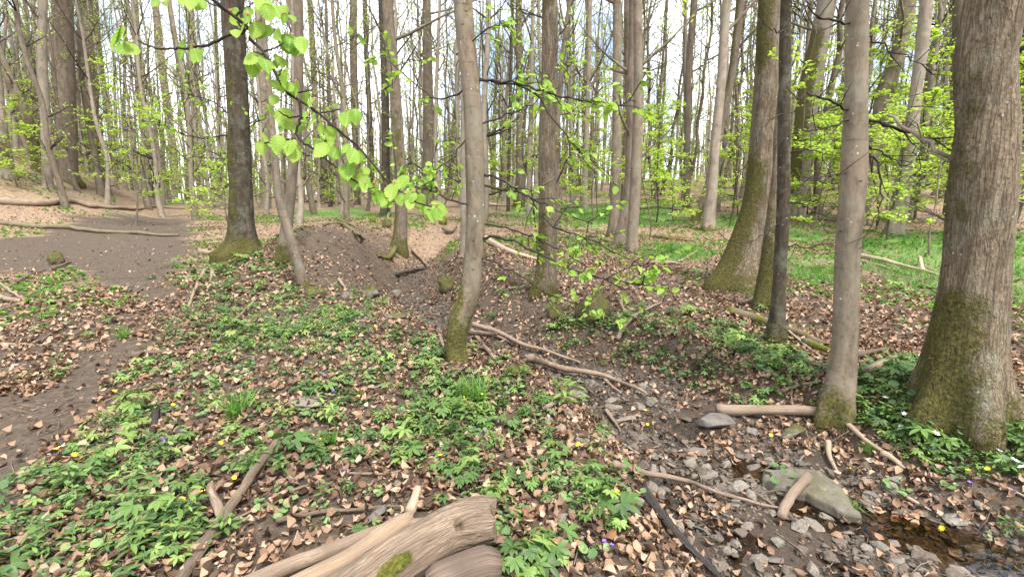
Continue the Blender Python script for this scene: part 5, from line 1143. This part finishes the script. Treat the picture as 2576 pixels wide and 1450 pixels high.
blob(1695, 800, 24, 60, "strip of yellow moss over a buried root on the right slope", MOSSM, "mossy_root", "root", 14, .2, .7)
blob(560, 664, 30, 16, "mossy hump beside the short cut log piece", MOSSM, "moss_hump", "moss", 15, .15)
blob(872, 745, 30, 30, "dark rock ledge with moss at the foot of the gully slope", STONE_M, "rock_ledge", "stone", 16, .3)
blob(925, 735, 46, 34, "bigger rock ledge with moss beside the gully stream", STONE_M, "rock_ledge", "stone", 17, .35)
blob(415, 438, 60, 14, "dark mossy root mound on the far left floor", MOSSM, "root_mound", "root", 18, .3)
blob(1085, 1275, 16, 26, "mossy stone set in the leaves behind the stick", MOSSM, "mossy_stone", "stone", 19, .1) if False else None

def wedge(rng, n, r0, r1, a=1.02, back=False):
    r = np.sqrt(rng.uniform(r0**2, r1**2, n)); t = rng.uniform(-a, a, n); return r * np.sin(t), r * np.cos(t)
def slope_rot(x, y, R, e=.06):
    zx = (hf(x + e, y) - hf(x - e, y)) / (2 * e); zy = (hf(x, y + e) - hf(x, y - e)) / (2 * e)
    n = np.stack([-zx, -zy, np.ones_like(zx)], -1); n /= np.linalg.norm(n, axis=1)[:, None]
    # rotation taking +Z to n
    v = np.stack([-n[:, 1], n[:, 0], np.zeros(len(n))], -1); c = n[:, 2]
    K = np.zeros((len(n), 3, 3)); K[:, 0, 2] = v[:, 1]; K[:, 2, 0] = -v[:, 1]; K[:, 1, 2] = -v[:, 0]; K[:, 2, 1] = v[:, 0]
    M = np.eye(3)[None] + K + K @ K / (1 + c)[:, None, None]
    return M @ R
def gravel():
    rng = np.random.default_rng(40); n = 0
    x, y = wedge(rng, 150000, 1.2, 7.5); x2, y2 = wedge(rng, 60000, 7.5, 15); x, y = np.concatenate([x, x2]), np.concatenate([y, y2]); f, dep, d, s, p = bed_f(x, y); m = (rng.random(len(x)) < sstep(.75, .97, f) * .9 * np.clip(fbm2(x * 2.2, y * 2.2, 71) * .8 + .6, .12, 1)); x, y = x[m], y[m]
    size = np.exp(rng.normal(math.log(.021), .62, len(x))) * np.where(np.hypot(x, y) > 7.5, 3.0, 1); size = np.minimum(size, .075); z = hf(x, y) + size * .10
    o1 = np.argsort(-size / np.hypot(x, y))[:290]; rest = np.setdiff1d(np.arange(len(x)), o1)
    for j in o1:
        o = bpy.data.objects.new("pebble", rock_variant(int(rng.integers(10)), GRAVM if rng.random() < .6 else STONE)); COL.objects.link(o)
        s_ = float(size[j]); o.location = (x[j], y[j], z[j] + s_ * .1); o.scale = (s_ * 1.2, s_ * 1.2, s_ * 1.2); o.rotation_euler = (rng.normal(0, .3), rng.normal(0, .3), rng.uniform(0, 6.28))
        tag(o, "small stone in the gravel of the creek bed", "stone", "pebbles of the creek gravel")
    acc = Acc()
    for v in range(5):
        me = ROCKS[v]; bm = bmesh.new(); rr = np.random.default_rng(900 + v)
        for q in rr.normal(0, 1, (10, 3)): bm.verts.new(q / np.linalg.norm(q) * [.5, .4, .28])
        bmesh.ops.convex_hull(bm, input=bm.verts); bm.verts.index_update(); bm.verts.ensure_lookup_table()
        Vp = np.array([w.co[:] for w in bm.verts]); Tp = np.array([[w.index for w in fc.verts] for fc in bm.faces]); bm.free()
        k = rest[v::5]
        V, T, Q, r = scatter((Vp, Tp, None), np.stack([x[k], y[k], z[k]], -1), rotm(rng.normal(0, .35, len(k)), rng.normal(0, .35, len(k)), rng.uniform(0, 6.28, len(k))), size[k] * 1.15, rng.random(len(k)))
        acc.add(V, T, Q, rnd=r)
    o = link("creek_gravel", acc.mesh("creek_gravel", False), GRAVM); tag(o, "fine grey-brown gravel covering the creek bed", "gravel", kind="stuff")
gravel()
def path_debris():
    rng = np.random.default_rng(44); x, y = wedge(rng, 26000, 2.5, 15, 1.05); m = (region(DIRT, x, y, .15) > 0) & (rng.random(len(x)) < .55); x, y = x[m], y[m]; n = len(x)
    bm = bmesh.new()
    for q in rng.normal(0, 1, (9, 3)): bm.verts.new(q / np.linalg.norm(q) * [.5, .4, .3])
    bmesh.ops.convex_hull(bm, input=bm.verts); bm.verts.index_update(); Vp = np.array([w.co[:] for w in bm.verts]); Tp = np.array([[w.index for w in f.verts] for f in bm.faces]); bm.free()
    V, T, Q, r = scatter((Vp, Tp, None), np.stack([x, y, hf(x, y)], -1), rotm(rng.normal(0, .4, n), rng.normal(0, .4, n), rng.uniform(0, 6.28, n)), np.exp(rng.normal(math.log(.014), .5, n)), rng.random(n))
    o = link("path_grit", mk_mesh("path_grit", V, T, Q, {"rnd": r}, False), GRAVM); tag(o, "loose grit and clods on the trodden path", "gravel", kind="stuff")
path_debris()
# ------------------------------------------------------------------ fallen leaves
DL = [leaf_grid(1.0, .66, 2, 3, cu, fo, 0, 0, .05, i) for i, (cu, fo) in enumerate([(1.3, .8), (-1.1, .5), (.6, -.8), (2.0, .4), (-.3, 1.3)])]
FARL = [(SMALL_LEAF[0] * np.array([.95, 1, f_]), SMALL_LEAF[1], None) for f_ in (2.5, -2.0, 4.0)]
def litter():
    rng = np.random.default_rng(50); acc = Acc(); cand = []
    for r0, r1, dens, near in [(.8, 3, 1250, 1), (3, 6, 1050, 1), (6, 10, 520, 0), (10, 16, 200, 0), (16, 27, 75, 0), (2.6, 6, 900, 1)]:
        n = int(dens * 1.02 * (r1**2 - r0**2)); x, y = wedge(rng, n, r0, r1)
        if r0 == 2.6: q = (x > 2.1) & (y < 4.6); x, y = x[q], y[q]; n = len(x)     # the bank slope holds more leaves per plan area
        f, dep, d, s, p = bed_f(x, y); dirt = region(DIRT, x, y, .10); gul = region(GULLY, x, y); grs = region(GRASS, x, y)
        cl = np.clip(.80 + .5 * fbm2(x * 1.1, y * 1.1, 91), .5, 1)
        pr = cl * (1 - .91 * dirt) * (1 - .55 * gul) * (1 - .8 * grs)
        bed = sstep(.86, .98, f); pr = pr * (1 - bed) + bed * np.clip(fbm2(x * 2.6, y * 2.6, 93) * 1.3 + .12, .07, .8)
        m = rng.random(n) < pr; x, y = x[m], y[m]; k = len(x)
        sz = np.where(rng.random(k) < .25, rng.uniform(.012, .03, k), rng.uniform(.03, .072, k)) * (1 if near else 1.15); z = hf(x, y) + rng.uniform(.003, .035, k) * (1 if near else 1.2)
        R = slope_rot(x, y, rotm(rng.normal(0, .5, k), rng.normal(0, .5, k), rng.uniform(0, 6.28, k)))
        rnd = rng.random(k); sh = rng.integers(0, 5 if near else 3, k)
        if r1 == 3 or r1 == 6: cand.append((x, y, z, sz, R, rnd, sh))
        else:
            for v in range(3):
                q = sh == v; V, T, Q, r = scatter(FARL[v], np.stack([x[q], y[q], z[q]], -1), R[q], sz[q], rnd[q]); acc.add(V, T, Q, rnd=r)
    X = [np.concatenate([c[i] for c in cand]) for i in range(7)]; x, y, z, sz, R, rnd, sh = X
    u, v_, dz = proj(np.stack([x, y, z], -1)); vis = (u > 0) & (u < 2575) & (v_ > 0) & (v_ < 1450) & (dz > 0)
    score = np.where(vis, sz / np.maximum(dz, .1), -1); top = np.argsort(-score)[:300]; mk = np.ones(len(x), bool); mk[top] = False
    mes = [mk_mesh("fallen_leaf", *p) for p in DL]
    for j in top:
        me = mes[sh[j]]; o = link("fallen_leaf", me, LITTER, FLOOR); o.matrix_world = Matrix.Translation((x[j], y[j], z[j])) @ Matrix(R[j].tolist()).to_4x4() @ Matrix.Scale(float(sz[j]), 4)
    for v in range(5):
        q = mk & (sh == v); V, T, Q, r = scatter(DL[v], np.stack([x[q], y[q], z[q]], -1), R[q], sz[q], rnd[q]); acc.add(V, T, Q, rnd=r)
    o = link("leaf_litter", acc.mesh("leaf_litter"), LITTER); tag(o, "thick carpet of brown fallen beech leaves", "leaf litter", kind="stuff")
    # twig crumbs in the litter
    n = 2600; x, y = wedge(rng, n, 1.2, 11); a = rng.uniform(0, 6.28, n); acc = Acc()
    tv = (np.array([(-.5, -.02, 0), (-.5, .02, .02), (-.5, 0, .04), (.1, .03, .05), (.1, .07, .07), (.1, .05, .09), (.5, -.02, .02), (.5, 0, .03), (.5, -.01, .04)]), None,
          np.array([(0, 1, 4, 3), (1, 2, 5, 4), (2, 0, 3, 5), (3, 4, 7, 6), (4, 5, 8, 7), (5, 3, 6, 8)]))
    L = rng.uniform(.05, .22, n); V, T, Q, r = scatter(tv, np.stack([x, y, hf(x, y) + rng.uniform(.005, .03, n)], -1), slope_rot(x, y, rotm(rng.normal(0, .1, n), rng.normal(0, .12, n), a)), L, rng.random(n))
    o = link("twig_litter", mk_mesh("twig_litter", V, T, Q, {"rnd": r, "moss": np.zeros(len(V))}), BROWN); tag(o, "fine broken twigs strewn through the litter", "twigs", kind="stuff")
litter()

# ------------------------------------------------------------------ herbs, grass and flowers
def leaflet(L, Wd, droop=.25):
    V = [(0, 0, 0)]; 
    for t, w in ((.30, .75), (.62, 1.0), (.85, .55)):
        z = -droop * t * t * L
        V += [(-Wd / 2 * w, t * L, z + .10 * Wd), (0, t * L, z), (Wd / 2 * w, t * L, z + .10 * Wd)]
    V.append((0, L, -droop * L))
    T = [(0, 2, 1), (0, 3, 2), (7, 8, 10), (8, 9, 10)]; Q = [(1, 2, 5, 4), (2, 3, 6, 5), (4, 5, 8, 7), (5, 6, 9, 8)]
    return np.array(V), np.array(T), np.array(Q)
def palmate(rng, n=5, L=.05):
    a = Acc()
    for i in range(n):
        t = (i / (n - 1) - .5) * 3.5; V, T, Q = leaflet(L * (1.1 - .18 * abs(t)), L * .36, rng.uniform(.15, .4))
        a.add(V @ rotm(rng.normal(.1, .1), rng.normal(0, .15), -t).T, T, Q)
    return np.vstack(a.V), np.vstack(a.T), np.vstack(a.Q)
def roundleaf(rng, r=.018):
    n = 9; V = [(0, 0, -.12 * r)]
    for i in range(n):
        t = -math.pi / 2 + (i + .5) / n * 2 * math.pi; k = 1.0 - (.35 if i in (0, n - 1) else 0)
        V.append((math.cos(t) * r * k, math.sin(t) * r * k + .4 * r, rng.normal(.12, .10) * r))
    return np.array(V), np.array([(0, i + 1, (i + 1) % n + 1) for i in range(n)]), None
def lance(rng, L=.055): return leaflet(L, L * .36, rng.uniform(.2, .5))
def thin(P, r): return tube(np.array(P, float), np.full(len(P), r), 3, False)
def plant_spec(kind, rng):
    """returns leaf shape, list of leaf frames (pos, rot) and stem array of one herb"""
    st = Acc(); fr = []
    if kind == 'palmate':
        lf = palmate(rng, 5 if rng.random() < .6 else 7, .05 if rng.random() < .6 else .062); hh = rng.uniform(.05, .11); n = rng.integers(3, 6)
        for i in range(n):
            a = i * 2.4 + rng.normal(0, .3); o = np.array([math.cos(a), math.sin(a), 0]) * rng.uniform(.02, .06); z = hh * rng.uniform(.55, 1.1); p = o + [0, 0, z]
            st.add(*thin([(0, 0, 0), o * .5 + [0, 0, z * .7], p], .0011)); fr.append((p, rotm(rng.normal(-.15, .2), rng.normal(0, .25), a - math.pi / 2)))
    elif kind == 'round':
        lf = roundleaf(rng, .017); n = rng.integers(8, 15)
        for i in range(n):
            a = rng.uniform(0, 6.28); o = np.array([math.cos(a), math.sin(a), 0]) * rng.uniform(.01, .09); p = o + [0, 0, rng.uniform(.02, .055)]
            st.add(*thin([(0, 0, 0), o * .6 + [0, 0, p[2] * .5], p], .0008)); fr.append((p, rotm(rng.normal(0, .3), rng.normal(0, .3), a - math.pi / 2) * rng.uniform(.7, 1.35)))
    else:
        lf = lance(rng, .06); n = rng.integers(1, 4)
        for i in range(n):
            b = np.array([rng.normal(0, .03), rng.normal(0, .03), 0]); hh = rng.uniform(.08, .16); t_ = b + [rng.normal(0, .02), rng.normal(0, .02), hh]; st.add(*thin([b, (b + t_) / 2, t_], .0014))
            for k in range(4):
                z = hh * (.5 + .16 * k); c = b + (t_ - b) * (z / hh)
                for q in (0, 1):
                    a = k * 1.4 + q * math.pi + rng.normal(0, .25); fr.append((c, rotm(rng.normal(.15 - .1 * k * 0, .2), rng.normal(0, .2), a) * (1.1 - .12 * k)))
    return lf, fr, st
def herb_points():
    rng = np.random.default_rng(66); out = []
    for r0, r1, dens in [(.9, 3.2, 210), (3.2, 6, 190), (6, 10, 100), (10, 15, 34), (3.1, 6, 330)]:
        n = int(dens * 1.02 * (r1**2 - r0**2)); x, y = wedge(rng, n, r0, r1)
        if r0 == 3.1: q = (x > 2.2) & (y < 4.6); x, y = x[q], y[q]; n = len(x)
        gr = region(GREEN, x, y, .15); lu = region(LUSH, x, y, .15); dirt = region(DIRT, x, y); gul = region(GULLY, x, y); f = bed_f(x, y)[0]
        cl = np.clip(.30 + 1.0 * fbm2(x * 2.2, y * 2.2, 120), 0, 1)
        pr = (gr * (.17 + .80 * cl) + lu * .45 + lu * (x > 2.3) * .8 + .16 * cl) * (1 - .96 * dirt) * (1 - .85 * gul) * (1 - .97 * sstep(.82, .97, f))
        m = rng.random(n) < np.clip(pr, 0, 1); out.append(np.stack([x[m], y[m]], -1))
    return np.vstack(out)
def herbs():
    rng = np.random.default_rng(70); xy = herb_points(); n = len(xy); x, y = xy[:, 0], xy[:, 1]
    kn = fbm2(x * .9, y * .9, 140); lu = region(LUSH, x, y, .15); pick = rng.random(n)
    kind = np.where((kn + .5 * rng.normal(0, 1, n) > .35), 2, np.where(pick < .38 + .2 * lu, 0, 1)); kind = np.where((kind == 2) & (pick > .55), 1, kind)
    z = hf(x, y); u, v, dz = proj(np.stack([x, y, z], -1)); vis = (u > 0) & (u < 2575) & (v > 0) & (v < 1450)
    info = [("palmate", "hand_leaved_herb", HERB, "low herb with hand-shaped dark green leaves on the floor", "hand-leaved herbs"), ("round", "round_leaved_herb", ROUND, "low rosette of small round green leaves on the floor", "round-leaved rosettes"), ("lance", "lance_leaved_herb", HERB, "upright herb with paired pointed leaves on the floor", "lance-leaved herbs")]
    for k, (kd, nm, mat, lab, grp) in enumerate(info):
        specs = [plant_spec(kd, np.random.default_rng(500 + 10 * k + i)) for i in range(5)]
        full = []
        for lf, fr, st in specs:
            a = Acc(); a.add(np.vstack(st.V), None, np.vstack(st.Q))
            for p, R in fr: a.add(lf[0] @ R.T + p, lf[1], lf[2])
            full.append((np.vstack(a.V), np.vstack(a.T) if a.T else None, np.vstack(a.Q) if a.Q else None))
        ids = np.where(kind == k)[0]; sc_ = np.exp(rng.normal(-.28, .27, len(ids))); rz = rng.uniform(0, 6.28, len(ids)); sp = rng.integers(0, 5, len(ids))
        order = np.argsort(np.where(vis[ids], dz[ids], 1e3)); one = order[:260]; parts = set(order[:55].tolist())
        meshes = [mk_mesh(nm, *f_) for f_ in full]; lm = [mk_mesh("herb_leaf", *s_[0]) for s_ in specs]; sm = [mk_mesh("herb_stem", np.vstack(s_[2].V), None, np.vstack(s_[2].Q)) for s_ in specs]
        for j in one:
            i = ids[j]; P = (x[i], y[i], z[i] - .004); s_ = float(sc_[j])
            if j in parts:
                o = empty(nm, P, float(rz[j])); o.scale = (s_,) * 3; link("stem", sm[sp[j]], STEMM, o)
                for p, R in specs[sp[j]][1]:
                    c = link("leaf", lm[sp[j]], mat, o); c.matrix_local = Matrix.Translation(p) @ Matrix(R.tolist()).to_4x4()
            else:
                o = link(nm, meshes[sp[j]], mat); o.location = P; o.rotation_euler = (0, 0, float(rz[j])); o.scale = (s_,) * 3
            tag(o, lab, "plant", grp)
        mk = np.ones(len(ids), bool); mk[one] = False; acc = Acc()
        for v_ in range(5):
            q = np.where(mk & (sp == v_))[0]
            if len(q) == 0: continue
            ii = ids[q]; V, T, Q, r = scatter(full[v_], np.stack([x[ii], y[ii], z[ii] - .004], -1), rotm(np.zeros(len(q)), np.zeros(len(q)), rz[q]), sc_[q] * np.where(dz[ii] > 6, 1.2, 1), rng.random(len(q))); acc.add(V, T, Q, rnd=r)
        o = link("ground_herbs", acc.mesh("ground_herbs"), mat); tag(o, ["carpet of hand-leaved herbs spread over mound and banks", "carpet of small round leaves spread over mound and banks", "scattered lance-leaved herbs spread over mound and banks"][k], "ground cover", kind="stuff")
herbs()
BLADE = (np.array([(-.03, 0, 0), (.03, 0, 0), (-.022, .18, .55), (.022, .18, .55), (0, .55, .95)]), np.array([(2, 3, 4)]), np.array([(0, 1, 3, 2)]))
def grass():
    rng = np.random.default_rng(80); acc = Acc()
    for r0, r1, dens in [(3, 8, 900), (8, 14, 420), (14, 30, 120)]:
        n = int(dens * 1.02 * (r1**2 - r0**2)); x, y = wedge(rng, n, r0, r1); m = (region(GRASS, x, y, .25) > 0) & ((x > 0) | (base_h(x, y) - .055 * y < .4)) & (rng.random(n) < np.clip(.55 + 1.1 * fbm2(x * 1.3, y * 1.3, 150), .06, 1)); x, y = x[m], y[m]; k = len(x)
        if k == 0: continue
        V, T, Q, r = scatter(BLADE, np.stack([x, y, hf(x, y) - .005], -1), rotm(rng.normal(0, .3, k), rng.normal(0, .3, k), rng.uniform(0, 6.28, k)), rng.uniform(.07, .17, k) * (1 + .03 * r0), rng.random(k)); acc.add(V, T, Q, rnd=r)
    # far scraps of green on the litter
    for r0, r1, dens in [(8, 16, 90), (16, 34, 34)]:
        n = int(dens * 1.02 * (r1**2 - r0**2)); x, y = wedge(rng, n, r0, r1); m = rng.random(n) < np.clip(fbm2(x * .5, y * .5, 160) * 1.4 + .25, 0, 1) * (1 - region(DIRT, x, y)) * (1 - region(GULLY, x, y)) * (bed_f(x, y)[0] < .25); x, y = x[m], y[m]; k = len(x)
        pl = (np.array([(0, 0, 0), (.5, .1, .45), (.1, .5, .4), (-.45, .2, .5), (-.2, -.45, .4), (.3, -.4, .5)]), np.array([(0, 1, 2), (0, 3, 4), (0, 5, 1), (0, 2, 3)]), None)
        V, T, Q, r = scatter(pl, np.stack([x, y, hf(x, y)], -1), rotm(0 * x, 0 * x, rng.uniform(0, 6.28, k)), rng.uniform(.04, .10, k) * (1 + .02 * r0), rng.random(k)); acc.add(V, T, Q, rnd=r)
    o = link("meadow_grass", acc.mesh("meadow_grass"), GRASSM); tag(o, "bright fresh grass patches between the trees", "grass", kind="stuff")
    for j, (px, py, w, lab) in enumerate([(600,1045,90,"tuft of long arching grass on the green mound"), (1190,1010,100,"tuft of fine grass with dry blades beside the dense herbs"), (310,850,40,"upright grass tuft at the path bend"), (830,1120,60,"thin tall grass tuft among hand-leaved herbs"), (2190,1140,40,"small grass tuft on the right bank"),
                                    (1690,635,60,"bright grass tussock on the litter right of the trio"), (275,503,60,"bright grass tussock behind the long wavy pole"), (2290,620,110,"tall tussock in the bright grass behind the bare pole"), (320,1010,40,"grass tuft beside the dark rotten branch piece"), (2150,1290,30,"tiny grass tuft on the stony mud")]):
        P = G(px, py); k = depth(P) / F_D; nb = 70; a = rng.uniform(0, 6.28, nb); rr = np.sqrt(rng.random(nb)) * w * k * .22
        V, T, Q, r = scatter(BLADE, np.stack([np.cos(a) * rr, np.sin(a) * rr, hf(P[0] + np.cos(a) * rr, P[1] + np.sin(a) * rr) - P[2] - .005], -1), rotm(rng.normal(0, .35, nb), rng.normal(0, .35, nb), a + rng.normal(0, .6, nb)), rng.uniform(.6, 1.2, nb) * np.clip(w * k * .75, .09, .3), rng.random(nb))
        V = V * 1.0; o = link("grass_tuft", mk_mesh("grass_tuft", V, T, Q, {"rnd": r}), GRASSM); o.location = P; tag(o, lab, "grass")
grass()
def flower_mesh(n, r, cup, wid=.5):
    a = Acc()
    for i in range(n):
        V, T, Q = leaflet(r, r * wid, -cup); a.add(V @ rotm(.15, 0, i * 2 * math.pi / n).T, T, Q)
    return a.mesh("blossom")
FM = {'y': (flower_mesh(8, .015, .35, .42), YELLOW, "celandine_flower", "small yellow star flower", .06, "flower"), 'v': (flower_mesh(5, .012, .5, .75), VIOLET, "violet_flower", "small violet flower", .055, "flower"), 'w': (flower_mesh(6, .019, .2, .55), WHITE, "anemone_flower", "white star flower", .12, "flower")}
STM = mk_mesh("flower_stem", *thin([(0, 0, 0), (.004, .002, .5), (0, 0, 1)], .0011)[::1]) if False else None
_v, _t, _q = thin([(0, 0, 0), (.004, .002, .5), (0, 0, 1)], .0012); STM = mk_mesh("flower_stem", _v, None, _q)
c1 = lambda x, y: (x / 2.815, 934.7 + y / 2.815); c2 = lambda x, y: (643.8 + x / 2.815, 934.7 + y / 2.815); c4 = lambda x, y: (1931 + x / 2.815, 934.7 + y / 2.815)
def flowers():
    rng = np.random.default_rng(90)
    F = {'y': [c1(*p) for p in [(600,455),(575,512),(430,545),(552,582),(812,148),(1580,500),(1305,915),(1200,1082),(1240,232),(1640,758),(1460,860)]] + [c2(*p) for p in [(728,182),(447,495),(175,367),(1518,550),(1480,193),(1595,165),(1720,130),(1310,610)]] + [q3(*p) for p in [(283,522),(460,525),(703,852),(762,852),(650,890),(940,280),(960,385)]] +
              [q6(*p) for p in [(275,915),(530,925),(470,895),(605,905),(480,1055),(838,1048),(990,1050),(863,1162),(1105,1145),(1230,1150),(290,890),(680,930)]] + [c4(*p) for p in [(20,460),(760,198),(545,680),(1410,705),(1550,690),(1225,1095),(220,165),(240,240)]] + [(268,894)],
         'v': [c1(*p) for p in [(1165,490),(1250,490),(1575,625),(1285,420),(1255,145),(1150,515)]] + [c2(*p) for p in [(640,692),(970,570),(1385,425),(1625,435),(560,140),(270,20),(490,30)]] + [c4(*p) for p in [(1355,518),(445,237),(1740,430),(1430,798),(1715,850),(1795,1035),(355,178),(1525,430)]] + [q3(795,985), q3(640,1195), q3(715,1240)],
         'w': [c4(*p) for p in [(845,210),(1050,260),(1280,270),(1340,330),(1140,350),(925,400),(1205,460),(1610,580),(1700,620),(1755,670),(1130,165),(960,320)]]}
    for k, pts in F.items():
        me, mat, nm, lab, hh, cat = FM[k]
        for a, b in pts:
            P = G(a, b + hh * F_D / max(depth(G(a, b)), .5) * .8); r = empty(nm, P); r.rotation_euler = (rng.normal(-.1, .15), rng.normal(0, .15), rng.uniform(0, 6.28))
            bl = link("blossom", me, mat, r); bl.location = (0, 0, hh); bl.rotation_euler = (rng.normal(.35, .3), rng.normal(0, .3), 0); s_ = rng.uniform(1.0, 1.35); bl.scale = (s_,) * 3
            st = link("stem", STM, STEMM, r); st.scale = (1, 1, hh)
            tag(r, lab + {" y": ""}.get(k, {'y': " standing above the herbs", 'v': " half hidden among the herbs", 'w': " in the dense herbs below the thickest trunk"}[k]), cat, {'y': "yellow flowers", 'v': "violet flowers", 'w': "white flowers"}[k])
flowers()
#@@END
